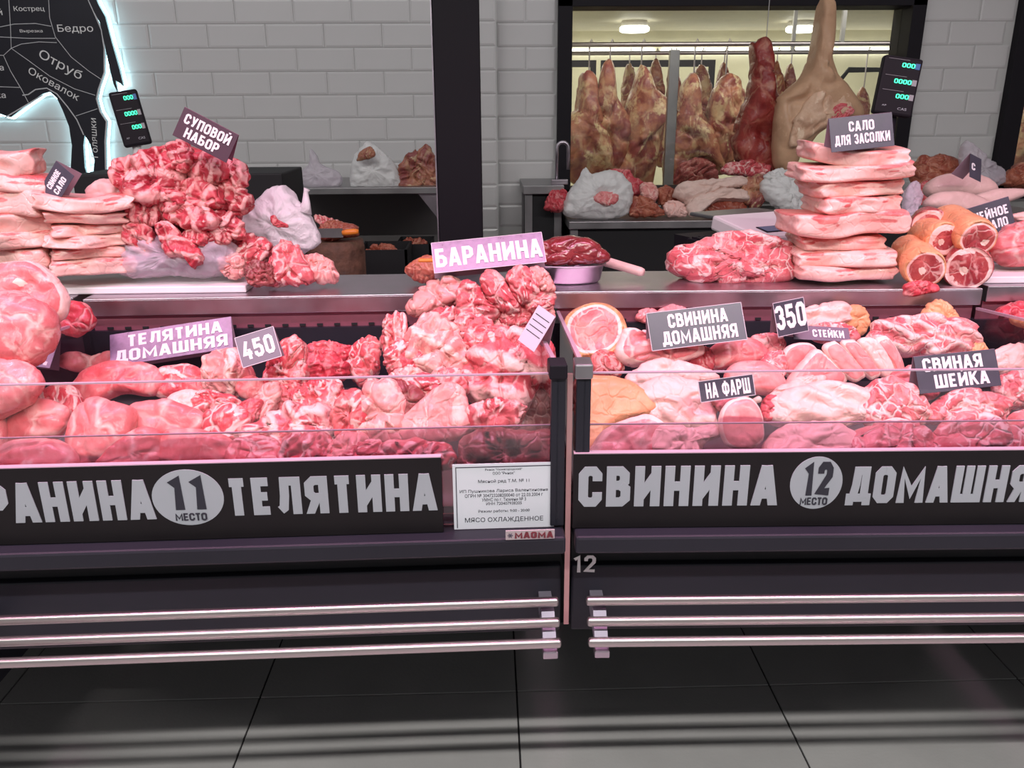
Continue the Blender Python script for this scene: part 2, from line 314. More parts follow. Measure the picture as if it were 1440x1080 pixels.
def block(name, s, m, parent, M, w, h, T=.2, depth=.0008):
    """heavy condensed lettering built from mitred strokes"""
    adv = 0; v = []; f = []; lay = 0
    for ch in s:
        W_, ls = GL[ch]
        for ln in ls:
            t = T
            if ln[0] == 'b': ln = ln[1:]; t = T * .55
            P = [Vector((adv + T / 2 + p[0] * (W_ - T), T / 2 + p[1] * (1 - T))) for p in ln]
            L_ = []; R_ = []; closed = (P[0] - P[-1]).length < 1e-6
            for i, p in enumerate(P):
                a = (p - P[i - 1]).normalized() if i else ((P[0] - P[-2]).normalized() if closed else None)
                b = (P[i + 1] - p).normalized() if i < len(P) - 1 else ((P[1] - P[0]).normalized() if closed else None)
                a = a or b; b = b or a
                n1, n2 = Vector((-a.y, a.x)), Vector((-b.y, b.x)); mm = (n1 + n2); mm = mm.normalized() if mm.length > 1e-6 else n1
                k = min(1.6, 1 / max(.3, mm.dot(n1))); L_.append(p + mm * k * t / 2); R_.append(p - mm * k * t / 2)
            b0 = len(v); n = len(P)
            lo, hi = (-.2 if ch == 'Д' else 0), (1.45 if t < T else 1.0)
            cl_ = lambda q: Vector((q.x, max(lo, min(hi, q.y))))
            for i in range(n - 1):
                lay += 1; b0 = len(v); z = depth + lay * .00004
                c4 = [cl_(L_[i]), cl_(R_[i]), cl_(R_[i + 1]), cl_(L_[i + 1])]
                v += [Vector((q.x, q.y, z)) for q in c4] + [Vector((q.x, q.y, 0)) for q in c4]
                f += [[b0, b0 + 1, b0 + 2, b0 + 3]] + [[b0 + j, b0 + 4 + j, b0 + 4 + (j + 1) % 4, b0 + (j + 1) % 4] for j in range(4)]
        adv += W_ + .1
    adv -= .1
    ys = [0, 1]
    v = [M @ Vector(((p.x / adv - .5) * w, (p.y - .5) * h, p.z)) for p in v]
    return mk(name, v, f, m, parent)
def face_m(x, y, z, rot=0):       # text plane facing -y at (x,y,z)
    return Matrix.Translation((x, y, z)) @ Matrix.Rotation(R(90), 4, 'X') @ Matrix.Rotation(R(rot), 4, 'Z')
# ---------------------------------------------------------------- meat shapes
def smooth_outline(P, n):
    m = len(P); out = []
    for i in range(m):
        a, b, c, d = P[i - 1], P[i], P[(i + 1) % m], P[(i + 2) % m]
        for k in range(12):
            t = k / 12
            out.append(((b * 2) + (c - a) * t + (a * 2 - b * 5 + c * 4 - d) * t * t + (b * 3 - a - c * 3 + d) * t ** 3) * .5)
    ln = [0]
    for i in range(len(out)): ln.append(ln[-1] + (out[(i + 1) % len(out)] - out[i]).length)
    res = []; j = 0
    for k in range(n):
        s = ln[-1] * k / n
        while ln[j + 1] < s: j += 1
        f = (s - ln[j]) / max(1e-9, ln[j + 1] - ln[j]); res.append(out[j].lerp(out[(j + 1) % len(out)], f))
    return res
SEED = [0]
FATB = {'veal': .12, 'vealcut': .75, 'red': .25, 'lamb': .8, 'lambfat': .7, 'dark': .3, 'bones': .6, 'pork': .35, 'loin': 0, 'neck': .7, 'fat': .5, 'skin': 0, 'pale': 0, 'hide': 0, 'bag': 0, 'clearbag': 0, 'liver': 0, 'carcass': .55, 'carcassr': .3, 'pigside': .4, 'pigskin': .2, 'brown': .4}
def ell(cx, cy, rx, ry, rot=0, n=9):
    SEED[0] += 1; rnd = random.Random(SEED[0] * 7 + 3); out = []
    for i in range(n):
        a = 2 * math.pi * i / n; q = 1 + rnd.uniform(-.12, .12)
        x, y = rx * math.cos(a) * q, ry * math.sin(a) * q; c, s = math.cos(R(rot)), math.sin(R(rot))
        out.append((cx + x * c - y * s, cy + x * s + y * c))
    return out
def meat(name, label, kind, poly, at, tilt=42, yaw=0, th=.42, lump=.13, crease=.10, cs=2.6, rim=0, rib=None, skin=None, group=None, cat='meat',
         n=84, m=28, parent=None, crinkle=0, box=.6, jag=None, push=.35, bonespot=None, bx=None):
    """solid piece: outline lies in a tilted plane at its own distance, body bulges both ways"""
    SEED[0] += 1; sd = SEED[0]; so = Vector((sd * 3.17, sd * 1.73, sd * .61))
    cx = sum(p[0] for p in poly) / len(poly); cy = sum(p[1] for p in poly) / len(poly)
    p0 = HEAP[at](cx, cy) if isinstance(at, str) else PY(cx, cy, at)
    t, ya = R(tilt), R(yaw)
    nn = Vector((math.sin(ya) * math.cos(t), -math.cos(ya) * math.cos(t), math.sin(t)))
    W = [PP(x, y, p0, nn) for x, y in poly]
    O = smooth_outline(W, n)
    c = sum(O, Vector()) / n
    rad = sum((o - c).length for o in O) / n
    jg = (.5 * crease if jag is None else jag)
    O = [o + (o - c) * (noise.noise((o - c) / rad * 2.2 + so) * 1.0 + noise.noise((o - c) / rad * 5.5 - so) * .6) * jg for o in O]
    rad = sum((o - c).length for o in O) / n; rmin = min((o - c).length for o in O)
    T = th * (.5 * rad + .5 * rmin)
    ux = Vector((math.cos(ya), math.sin(ya), 0)); uy = nn.cross(ux)
    V = []; fat = []; sk = []; bo = []
    ga = (sd * 2.399) % math.pi; ax_ = ux * math.cos(ga) + uy * math.sin(ga); bx_ = uy * math.cos(ga) - ux * math.sin(ga)
    fb = FATB.get(kind, .5)
    def disp(p, r, hh, i):
        q = (p - c) / rad
        a = noise.fractal(q * 1.1 + so, 1, 2, 3) * lump
        wv = noise.noise_vector(q * 1.4 + so) * .35
        A, B_, C_ = q.dot(ax_) + wv.x, q.dot(bx_) + wv.y, q.dot(nn) + wv.z
        n1 = noise.noise(Vector((A * cs * .28, B_ * cs * .75, C_ * cs * .4)) + so)
        n2 = noise.noise(Vector((A * cs * .7, B_ * cs * 2.2, C_ * cs * 1.2)) - so)
        d = a + crease * (.5 - 1.4 * math.exp(-(n1 / .07) ** 2) + n1 * .8) + crease * .4 * n2
        f = 0.0
        if rib:
            fr, ang, amp = rib; u = q.dot(ux) * math.cos(R(ang)) + q.dot(uy) * math.sin(R(ang))
            w_ = math.sin(u * fr + noise.noise(q * 1.5 + so) * 1.2); d += amp * w_; f = .3 + .45 * w_ if hh > 0 else 0
        if crinkle:
            d += crinkle * (1 - 2 * abs(noise.fractal(q * 2.3 + so, .8, 2, 4)))
        if rim: f = max(f, min(1, max(0, (r - (1 - rim)) / .05)))
        if fb: f = max(f, min(1, max(0, (n2 + n1 * .4 - (.32 - .3 * fb)) * 4)) * (.35 + .45 * fb))
        return d, f
    K_ = m
    for k in range(K_ + 1):
        sk_ = 1 - abs(2 * k / K_ - 1); r = math.sin(sk_ * math.pi / 2 * .92) / math.sin(math.pi / 2 * .92)
        ph = math.asin(min(1, r ** (1 / box))); h = math.cos(ph) * (1 if k * 2 <= K_ else -1)
        h = math.copysign(abs(h) ** (box + .1), h)
        if k in (0, K_): cnt = 1
        else: cnt = n
        for i in range(cnt):
            o = O[i] if cnt > 1 else c
            b = c + (o - c) * (r if cnt > 1 else 0)
            p = b + nn * (T * h * (1 if h > 0 else .75))
            d, f = disp(p, r if cnt > 1 else 0, h, i)
            dirv = ((b - c).normalized() * (r ** 3) * .7 + nn * h) if cnt > 1 else nn * h
            p = p + dirv * d * rad - nn * T * push
            V.append(p); fat.append(max(0, f))
            s_ = 0.
            if skin == 'back': s_ = 1. if h < .12 else 0.
            elif skin == 'all': s_ = 1.
            elif skin == 'low': s_ = 1. if (p - c).dot(uy) < -.25 * rad or h < 0 else 0.
            sk.append(s_)
            bv = 0.
            if bonespot and h > 0:
                qx, qy = (p - c).dot(ux) / rad, (p - c).dot(uy) / rad
                bv = 1. if (qx - bonespot[0]) ** 2 + (qy - bonespot[1]) ** 2 < bonespot[2] ** 2 else 0.
            bo.append(bv)
    Fc = [[0, 1 + i, 1 + (i + 1) % n] for i in range(n)]
    for k in range(K_ - 2):
        a = 1 + k * n
        Fc += [[a + i, a + n + i, a + n + (i + 1) % n, a + (i + 1) % n] for i in range(n)]
    a = 1 + (K_ - 2) * n; last = len(V) - 1
    Fc += [[a + i, last, a + (i + 1) % n] for i in range(n)]
    V = [v - c for v in V]
    o = mk(name, V, Fc, K[kind], parent, True, {'fat': fat, 'skin': sk, 'bone': bo}, c)
    if not parent: tag(o, label, cat, group)
    elif label: o['label'] = label
    return o
def log(name, label, kind, a, b, ra, rb, ring=.2, squash=1, bone=.2, group=None, cat='meat', skinside=1., bend=0, boneoff=(.2, -.1), n=44, parent=None, lump=.08):
    """limb piece from world point a (far end) to b (cut face towards the viewer)"""
    SEED[0] += 1; so = Vector((SEED[0] * 2.3, SEED[0] * .9, 4.)); a = Vector(a); b = Vector(b)
    t = (b - a); L = t.length; t.normalize(); up = Vector((0, 0, 1)); q = t.cross(up).normalized(); up = q.cross(t)
    V = []; fat = []; sk = []; bo = []; M = 16
    def ringv(c, r, side, rr):
        for k in range(n):
            g = 2 * math.pi * k / n; d = q * math.cos(g) + up * math.sin(g) * squash
            p = c + d * r; qn = p / max(ra, rb)
            dd = noise.fractal(qn * .9 + so, 1, 2, 3) * lump * (rr if rr else 1)
            p = p + d * dd * max(ra, rb) + (t * noise.noise(qn * 1.7 + so) * .10 * rb if not side else Vector())
            V.append(p)
            if side: fat.append(.2); sk.append(skinside); bo.append(0.)
            else:
                off = Vector((math.cos(g) * rr, math.sin(g) * rr)) - Vector(boneoff)
                wob = noise.noise(d * 1.3 + so) * .08
                sk.append(1. if rr > .97 and skinside else 0.); fat.append(1. if rr > 1 - ring + wob else .0); bo.append(1. if off.length < bone else 0.)
    capn = 9
    for k in range(1, capn): ringv(a, ra * k / capn, False, k / capn)
    for k in range(M + 1):
        f = k / M; r = ra + (rb - ra) * (f ** .8); edge = 1 - .12 * (max(0, 1 - f * 9) + max(0, f * 12 - 11))
        ringv(a.lerp(b, f) + up * bend * math.sin(f * math.pi) * L, r * edge, True, 1)
    for k in range(capn, 0, -1): ringv(b - t * .06 * rb * (1 - (k / capn) ** 2) * -1, rb * .88 * k / capn, False, k / capn)
    tot = len(V) // n; Fc = []
    for k in range(tot - 1):
        s0 = k * n; Fc += [[s0 + i, s0 + (i + 1) % n, s0 + n + (i + 1) % n, s0 + n + i] for i in range(n)]
    Fc += [list(range(n - 1, -1, -1)), list(range((tot - 1) * n, tot * n))]
    c = (a + b) / 2; V = [v - c for v in V]
    o = mk(name, V, Fc, K[kind], parent, True, {'fat': fat, 'skin': sk, 'bone': bo}, c)
    if not parent: tag(o, label, cat, group)
    return o
def slab(name, label, kind, x0, x1, yt, yb, Y, depth=.2, yaw=0, roll=0, sag=0, meaty=.3, group=None, cat='meat', wob=.12, zb=None):
    """thick flat cut: front edge spans x0..x1, yt..yb at distance Y"""
    SEED[0] += 1; so = Vector((SEED[0] * 1.9, 3, SEED[0] * .7)); rnd = random.Random(SEED[0])
    p = PY((x0 + x1) / 2, (yt + yb) / 2, Y); s = S((x0 + x1) / 2, (yt + yb) / 2, Y)
    w_ = (x1 - x0) * s; h_ = (yb - yt) * s; V = []; fat = []; sk = []
    M_ = Matrix.Rotation(R(yaw), 3, 'Z') @ Matrix.Rotation(R(roll), 3, 'Y')
    c = p + Vector((0, depth / 2, 0)) if abs(yaw) < 30 else p + Vector((0, depth / 2, 0))
    nu, nd, nh = 30, 7, 7
    prof = [(-.5, -.5 + i / nh, 'f') for i in range(nh)] + [(-.5 + i / nd, .5, 't') for i in range(nd)] + [(.5, .5 - i / nh, 'b') for i in range(nh)] + [(.5 - i / nd, -.5, 'd') for i in range(nd)]
    n = len(prof)
    def add(u, dd, hh, face):
        q = Vector((u * 2.2, dd * 1.2, hh * .5)) + so
        rr = 1 - .0
        ex = math.copysign(min(.5, abs(u)), u)
        corner = .93 if abs(dd) > .45 and abs(hh) > .4 else 1
        taper = 1 - .3 * max(0, abs(u) * 2 - .9) * 10 * .3
        y = dd * depth * corner + noise.noise(q * 1.4) * .03
        z = hh * h_ * corner * taper * (1 + .16 * noise.noise(q * 1.1)) + sag * (u * u * 4 - .33) + noise.noise(Vector((u * 2.5, dd, 0)) + so) * wob * h_
        x = u * w_ + noise.noise(q + Vector((0, 9, hh * 3))) * .012 + noise.noise(Vector((0, dd * 5, hh * 3)) + so) * .008
        V.append(M_ @ Vector((x, y, z)))
        lay = hh + .18 * noise.noise(Vector((u * 4, 1, 0)) + so)
        m_ = 0.
        if face == 't': m_ = meaty * 2 * (noise.noise(Vector((u * 3, dd * 3, 2)) + so) + .35)
        elif face == 'f' or face == 'e':
            band = math.exp(-((lay - .34) / .09) ** 2) + .8 * math.exp(-((lay - .05) / .05) ** 2)
            m_ = meaty * 2.4 * band * (noise.noise(Vector((u * 5 + 7, 0, 0)) + so) + .45)
        fat.append(1 - max(0, min(1, m_ * 1.4))); sk.append(1. if face == 'd' else 0.)
    us = [-.5 + i / nu for i in range(nu + 1)]
    for u in us:
        for dd, hh, fc in prof: add(u, dd, hh, fc)
    Fc = []
    for i in range(nu):
        a = i * n; Fc += [[a + k, a + (k + 1) % n, a + n + (k + 1) % n, a + n + k] for k in range(n)]
    for i, sgn in ((0, -1), (nu, 1)):
        for f in (.66, .33):
            base = len(V)
            for dd, hh, fc in prof: add(us[i] , dd * f, hh * f, 'e')
            prev = i * n if f == .66 else base - n
            Fc += [([prev + k, base + k, base + (k + 1) % n, prev + (k + 1) % n] if sgn < 0 else [prev + k, prev + (k + 1) % n, base + (k + 1) % n, base + k]) for k in range(n)]
        Fc.append(list(range(base, base + n)) if sgn > 0 else list(range(base + n - 1, base - 1, -1)))
    o = mk(name, V, Fc, K[kind], None, True, {'fat': fat, 'skin': sk}, c); tag(o, label, cat, group)
    md = o.modifiers.new('s', 'SUBSURF'); md.levels = md.render_levels = 1
    return o
# ================================================================ SETTING
WY = 4.5
def struct(o): o['kind'] = 'structure'; return o
fl = struct(MB().box(-4, 4.5, -2.5, 9.5, -.03, -.004).build('floor', floorj))
TS = .644; x_j = PZ(728, 1000, 0).x; y_j = PZ(740, 972, 0).y
tm = MB().box(-TS / 2 + .0022, TS / 2 - .0022, -TS / 2 + .0022, TS / 2 - .0022, -.01, 0, bev=.001).build('tile', floorm, fl).data
first = True
for i in range(-6, 6):
    for j in range(-5, 6):
        if first: o = [q for q in fl.children][0]; first = False
        else: o = bpy.data.objects.new('tile', tm); col.objects.link(o); o.parent = fl
        o.location = (x_j + (i + .5) * TS, y_j + (j + .5) * TS, 0)
# back wall with two window openings
wx0, wx1 = PY(783, 150, WY).x, PY(1293, 40, WY).x            # frame outer
wz1 = PY(1000, 10, WY).z; wz0 = .92
vx0 = PY(1412, 120, WY).x
wb = MB()
wb.box(-4, wx0, WY, WY + .15, 0, 3.2).box(wx0, wx1, WY, WY + .15, 0, wz0).box(wx0, wx1, WY, WY + .15, wz1 + .07, 3.2)
wb.box(wx1, vx0, WY, WY + .15, 0, 3.2).box(vx0, 4.5, WY, WY + .15, 0, wz0).box(vx0, 4.5, WY, WY + .15, wz1 + .07, 3.2)
wall = struct(wb.build('wall_back', grouty))
rh = PY(400, 101, WY).z - PY(400, 134, WY).z; zr = PY(400, 134, WY).z
tw = PY(373, 100, WY).x - PY(292, 100, WY).x; xr = PY(292, 50, WY).x
def tile_mesh(w_):
    b = .010; h = rh; t = .006; g = .0014
    v = [(-w_ / 2 + g, 0, -h / 2 + g), (w_ / 2 - g, 0, -h / 2 + g), (w_ / 2 - g, 0, h / 2 - g), (-w_ / 2 + g, 0, h / 2 - g)]
    v += [(x, -.003, z) for x, y, z in v]
    v += [(x - math.copysign(b, x), -t, z - math.copysign(b, z)) for x, y, z in v[:4]]
    f = []
    for a in (0, 4): f += [[a + i, a + (i + 1) % 4, a + 4 + (i + 1) % 4, a + 4 + i] for i in range(4)]
    f.append([8, 9, 10, 11]); me = bpy.data.meshes.new('tile'); me.from_pydata(v, [], f); me.materials.append(tilem); me.update(); return me
tm_full = tile_mesh(tw); cache = {}
def tiles(x0, x1, z0, z1):
    j = math.floor((z0 - zr) / rh)
    while zr + (j) * rh < z1:
        zc = zr + (j + .5) * rh
        off = 0 if j % 2 == 0 else tw * .5
        i = math.floor((x0 - xr - off) / tw)
        while True:
            a = xr + off + i * tw; b = a + tw; i += 1
            if a > x1: break
            a2, b2 = max(a, x0), min(b, x1)
            if b2 - a2 < .05: continue
            wq = round(b2 - a2, 3)
            me = tm_full if abs(wq - tw) < .002 else cache.setdefault(wq, tile_mesh(wq))
            o = bpy.data.objects.new('tile', me); col.objects.link(o); o.parent = wall; o.location = ((a2 + b2) / 2, WY, zc)
            rnd_ = random.Random(len(wall.children)); o.rotation_euler = (R(rnd_.uniform(-.25, .25)), 0, R(rnd_.uniform(-.2, .2)))
        j += 1
pil0, pil1 = PY(665, 200, 4.4).x, PY(700, 200, 4.4).x
tiles(-3.7, PY(690, 200, WY).x - .0, .88, 2.02); tiles(PY(690, 200, WY).x + .02, wx0 - .005, .88, 2.02); tiles(wx1 + .005, vx0 - .005, .88, 2.02)
# narrow corner pilaster with its own tiles
pl = struct(MB().box(pil0 - .1, pil1, 4.41, 4.5, 0, 3.2).build('trim_1', grouty))
for j in range(-7, 12):
    z = zr + (j + .5) * rh
    if z > .5 and z < 2.1:
        wq = .16; me = cache.setdefault(wq, tile_mesh(wq)); o = bpy.data.objects.new('tile', me); col.objects.link(o); o.parent = pl; o.location = (pil1 - .085, 4.41, z)
struct(MB().box(-4, 4.5, -2.5, 9.5, 3.2, 3.3).build('ceiling', plain('ceiling paint', (.3, .3, .3), .8)))
struct(MB().box(-4.1, -4, 0.5, 9.5, 0, 3.2).build('wall_left', grouty))
struct(MB().box(4.5, 4.6, 0.5, 9.5, 0, 3.2).build('wall_right', grouty))
# windows
def window(name, x0, x1, z0, z1, fw):
    root = struct(empty(name, ((x0 + x1) / 2, WY, z0)))
    f = MB(); L_ = lambda a: a - (x0 + x1) / 2
    for a, b, c, d in ((x0, x0 + fw, z0, z1), (x1 - fw, x1, z0, z1), (x0, x1, z1 - fw, z1), (x0, x1, z0, z0 + fw)):
        f.box(L_(a), L_(b), -.05, .16, c - z0, d - z0, bev=.002)
    f.build('window_frame', black, root)
    MB().box(L_(x0 + fw), L_(x1 - fw), .06, .066, fw, z1 - z0 - fw).build('pane', glw, root)
    return root
window('window_1', wx0, wx1, wz0, wz1 + .07, .07)
window('window_2', vx0 + .0, 4.2, wz0, wz1 + .5, .095)
# cold room
cz = 2.12
struct(MB().box(-.2, 4.45, 9.0, 9.1, 0, 3).build('wall_cold_room', creamw))
struct(MB().box(-.3, -.2, WY + .15, 9.0, 0, cz).build('wall_cold_room_side', creamw))
struct(MB().box(-.3, 4.45, WY + .16, 9.0, cz, cz + .05).build('trim_2', creamc))
for k, (px, py) in enumerate(((892, 43), (1126, 43))):
    p = PZ(px, py, cz - .08); r_ = empty('ceiling_lamp', (p.x, p.y, cz)); tag(r_, ['round white ceiling lamp in the cold room, left of the two', 'round white ceiling lamp in the cold room, right beside the pork leg'][k], 'lamp')
    MB().lathe([(.11, 0), (.12, -.02), (.12, -.05)], (0, 0, 0), 28).build('lamp_base', plat, r_)
    MB().lathe([(.125, -.05), (.132, -.06), (.13, -.085), (.11, -.095)], (0, 0, 0), 28).build('diffuser', lampm, r_, True)
# strip reflectors on cold room ceiling / wall
for k, (a, b, py, Y) in enumerate(((800, 925, 71, 8.97), (930, 1180, 71, 8.97), (1180, 1282, 70, 8.97))):
    A, B_ = PY(a, py, Y), PY(b, py, Y)
    o = MB().box(A.x, B_.x - .03, Y - .01, Y + .03, A.z - .012, A.z + .012).build('strip_light', lampm); tag(o, ['left strip light on the far cold room wall', 'middle strip light on the far cold room wall', 'short strip light on the far cold room wall, right end'][k], 'lamp')
# hanging rail
RY = 5.35; rz = PY(1000, 62, RY).z
rl = empty('hanging_rail', (1.6, RY, rz)); tag(rl, 'long steel hanging rail with hooks inside the cold room', 'rail')
for dy in (0, .85): MB().tube([(-1.7, dy, 0), (2.4, dy, 0)], .014, 12).build('rail', steel, rl, True)
for x in (-1.4, .55, 2.2):
    for dy in (0, .85): MB().box(x - .012, x + .012, dy - .012, dy + .012, 0, cz - rz).build('hanger', steeld, rl)
po = empty('post', (PY(942, 200, 5.0).x, 5.0, 0)); tag(po, 'slim grey steel post standing among the hanging carcasses', 'post')
MB().box(-.028, .028, -.02, .02, .01, PY(942, 70, 5.0).z, bev=.003).build('post_shaft', steeld, po); MB().box(-.06, .06, -.06, .06, 0, .01).build('base_plate', steeld, po)
# dark frames further back (door frames of the cold room)
for k, (a, b, c, d) in enumerate(((797, 838, 85, 300), (845, 1005, 85, 300))):
    A = PY(a, c, 8.4); B_ = PY(b, c, 8.4); f = MB(); z = A.z
    f.box(A.x, B_.x, 8.36, 8.42, z - .06, z).box(A.x, A.x + .05, 8.36, 8.42, 0, z - .06).box(B_.x - .05, B_.x, 8.36, 8.42, 0, z - .06)
    f.build('door_%d' % (k + 1), black)['kind'] = 'structure'
tr = empty('hook_trolley', (PY(1240, 98, 6.4).x, 6.4, 0)); tag(tr, 'black hook trolley frame at the right of the cold room', 'trolley')
zz = PY(1240, 98, 6.4).z; xa, xb = PY(1182, 98, 6.4).x - tr.location.x, .45
MB().tube([(xa, 0, .03), (xa, 0, zz - .08), (xa + .06, 0, zz), (xb, 0, zz), (xb, 0, .03)], .02, 8).tube([(xa, -.3, .02), (xa, .3, .02)], .02, 8).tube([(xb, -.3, .02), (xb, .3, .02)], .02, 8).build('trolley_frame', blackm, tr, True)
# black post in front
PX0, PX1 = PY(615, 260, 2.85).x, PY(678, 260, 2.85).x
bp = empty('column', ((PX0 + PX1) / 2, 2.85, 0)); tag(bp, 'wide black painted column behind the counter', 'column')
hw = (PX1 - PX0) / 2
MB().box(-hw, hw, 0, .12, 0, 3.2, bev=.004).build('column_shaft', black, bp); MB().box(-hw - .004, -hw, -.004, .03, 0, 3.2).build('corner_strip', steel, bp)
# ================================================================ DISPLAY CASES
FD = 1.30                                                   # front face distance
XJ = PY(800, 600, FD).x
zt, zb = PY(712, 639, FD).z, PY(712, 741, FD).z              # sign band top / ledge
zg = PY(712, 529, FD).z; zs = PY(700, 411, 2.0).z            # glass top, service shelf height
brk = plain('bracket steel', (.3, .27, .33), .5, .6, var=.1, vs=30)
def case(name, label, x0, x1, ang, endx):
    """x0..x1 relative to the joint; origin at the joint on the floor"""
    root = empty('refrigerated_display_case', (XJ, FD, 0), R(ang)); tag(root, label, 'display case', 'refrigerated display cases')
    y0 = 0.0
    zp = PY(712, 797, FD + .03).z
    MB().box(x0, x1, .03, .75, .47, zp, bev=.004).build('body_panel', panel, root)
    MB().box(x0, x1, -.035, .10, zb - .037, zb - .004, bev=.005).build('nosing', panel, root)
    MB().box(x0, x1, .045, .75, zp + .0005, zb - .037).build('recess', blackm, root)
    MB().box(x0 + .02, x1 - .02, .74, .93, .0, .47).build('plinth', blackm, root)
    MB().box(x0, x1, .70, .95, .47, zs - .08).build('rear_body', panel, root)
    # sloping deck
    d = MB(); b = [(x0 + .012, .02), (x1 - .012, .02), (x1 - .012, .71), (x0 + .012, .71)]
    zz = (zb - .012, zb - .012, zb + .03, zb + .03)
    d.v = [Vector((p[0], p[1], z - .02)) for p, z in zip(b, zz)] + [Vector((p[0], p[1], z)) for p, z in zip(b, zz)]
    d.f = [[3, 2, 1, 0], [4, 5, 6, 7]] + [[i, (i + 1) % 4, 4 + (i + 1) % 4, 4 + i] for i in range(4)]
    d.build('deck', steel, root)
    rp = MB().box(x0 + .012, x1 - .012, .712, .72, zb + .02, zs - .045).build('rear_panel', steelr, root)
    sl = MB(); nx = int((x1 - x0) / .042)
    for i in range(nx):
        for j, zo in enumerate((.075, .13, .185)):
            x = x0 + .05 + i * .042
            if x < x1 - .05: sl.box(x - .007, x + .007, .709, .7125, zs - zo - .003, zs - zo + .003)
    tag(sl.build('slots', blackm, rp), kind='stuff')
    sh = MB().box(x0, x1, .70, .96, zs - .006, zs, bev=.002); sh.box(x0, x1, .70, .708, zs - .042, zs - .004, bev=.001)
    sh.build('service_shelf', steel, root)
    # glass
    g = MB().box(x0 + .02, x1 - .02, .012, .018, zb + .002, zg).build('front_glass', gl, root)
    MB().box(x0 + .02, x1 - .02, .0119, .0181, zg - .0018, zg + .0006).build('polished_edge', gledge, g)
    zi = PY(712, 601, FD + .03).z
    g2 = MB().box(x0 + .02, x1 - .02, .038, .042, zb + .01, zi).build('inner_glass', glh, root)
    MB().box(x0 + .02, x1 - .02, .0379, .0421, zi - .0013, zi + .0006).build('polished_edge', gledge, g2)
    # bumper rails, each its own bar
    for k, (py, yy) in enumerate(((845, -.035), (874, -.06), (903, -.085))):
        p = PY(712, py, FD + yy); r0 = .0078
        a0 = x0 + (.02 if x0 > -.5 else 0) - (.0 if x0 > -.5 else 0); a1 = x1 - (.012 if x1 < .5 else 0)
        rail = MB().box(a0, a1, yy - .012, yy + .002, p.z - r0, p.z + r0, bev=.0045)
        rail.build('bumper_rail', railm, root, True)
    for xb in ((x1 - .03, x0 + .05) if x1 < .5 else (x0 + .045, x1 - .05)):
        za, zc = PY(712, 845, FD).z, PY(712, 915, FD - .08).z
        M_ = MB(); pts = [(-.035, za), (-.083, zc), (-.073, zc), (.035, za - .035), (.035, za)]
        b = len(M_.v); wv = .0115
        for sx in (-wv, wv): M_.v += [Vector((xb + sx, y, z)) for y, z in pts]
        n = len(pts); M_.f = [list(range(n)), list(range(2 * n - 1, n - 1, -1))] + [[i, n + i, n + (i + 1) % n, (i + 1) % n] for i in range(n)]
        M_.build('rail_bracket', brk, root)
        MB().box(xb - .013, xb + .013, -.09, -.07, zc - .012, zc + .002, bev=.002).build('bracket_foot', steel, root)
    # side glass and corner post
    xs = endx
    if x1 < .5: ex = x1 - .012
    else: ex = x0 + .012
    for xe in ((x1 - .012, x0 + .006) if x1 < .5 else (x0 + .012, x1 - .006)):
        sgl = MB(); zz0, zz1 = zg - .01, zs - .05
        sgl.v = [Vector((xe + s_ * .003, y, z)) for s_ in (-1, 1) for y, z in ((.0, zb), (.70, zb), (.70, zs - .05), (.0, zg + .01))]
        sgl.f = [[0, 1, 2, 3], [7, 6, 5, 4]] + [[i, 4 + i, 4 + (i + 1) % 4, (i + 1) % 4] for i in range(4)]
        so = sgl.build('side_glass', gl, root)
        e = MB(); e.v = [Vector((xe + s_ * .004, y, z)) for s_ in (-1, 1) for y, z in ((0, zg + .006), (.70, zs - .054), (.70, zs - .048), (0, zg + .012))]
        e.f = [[0, 1, 2, 3], [7, 6, 5, 4]] + [[i, 4 + i, 4 + (i + 1) % 4, (i + 1) % 4] for i in range(4)]
        e.build('polished_edge', gledge, so)
    MB().box(ex - .012, ex + .012, .0, .02, zb, zg, bev=.002).build('corner_post', panel, root)
    MB().box(ex - .016, ex + .014, -.006, .04, zg - .006, zg + .02, bev=.003).build('glass_clamp', black if x1 < .5 else steeld, root)
    return root
LX0, RX1 = PY(130, 415, 2.0).x - XJ, PY(1367, 405, 2.0).x - XJ
cl = case('case', 'left refrigerated display case with veal and lamb, board number 11', LX0, -.006, 1.2, 0)
cr = case('case', 'right refrigerated display case with pork, board number 12', .012, RX1, -1.2, 0)
# joint strip between the cases, pink reflected light put into its colour
js = MB().box(XJ - .003, XJ + .006, FD + .005, FD + .012, .5, zg); tag(js.build('joint_strip', plain('rosy lit steel strip', (.6, .33, .33), .3, .6)), 'narrow metal strip with painted rosy reflection in the gap between the two display cases', 'strip')
# neighbour cases
def neighbour(label, xa, xb):
    r_ = empty('neighbouring_display_case', (xa, FD, 0)); tag(r_, label, 'display case', 'refrigerated display cases'); L_ = xb - xa
    MB().box(0, L_, .03, .9, .3, zb - .004).build('body_panel', panel, r_)
    MB().box(0, L_, .712, .96, zb - .004, zs - .04).build('rear_panel', steelr, r_)
    MB().box(0, L_, .70, .96, zs - .04, zs, bev=.002).build('service_shelf', steel, r_)
    MB().box(0, L_, .012, .018, zb, zg).build('front_glass', gl, r_)
    MB().box(.02, L_, .74, .88, 0, .3).build('plinth', blackm, r_)
ax = XJ + LX0 - .012
neighbour('neighbouring display case at the left edge holding big veal legs', ax - .78, ax - .035)
neighbour('neighbouring display case at the right edge behind the glass side', XJ + RX1 + .04, XJ + RX1 + .8)
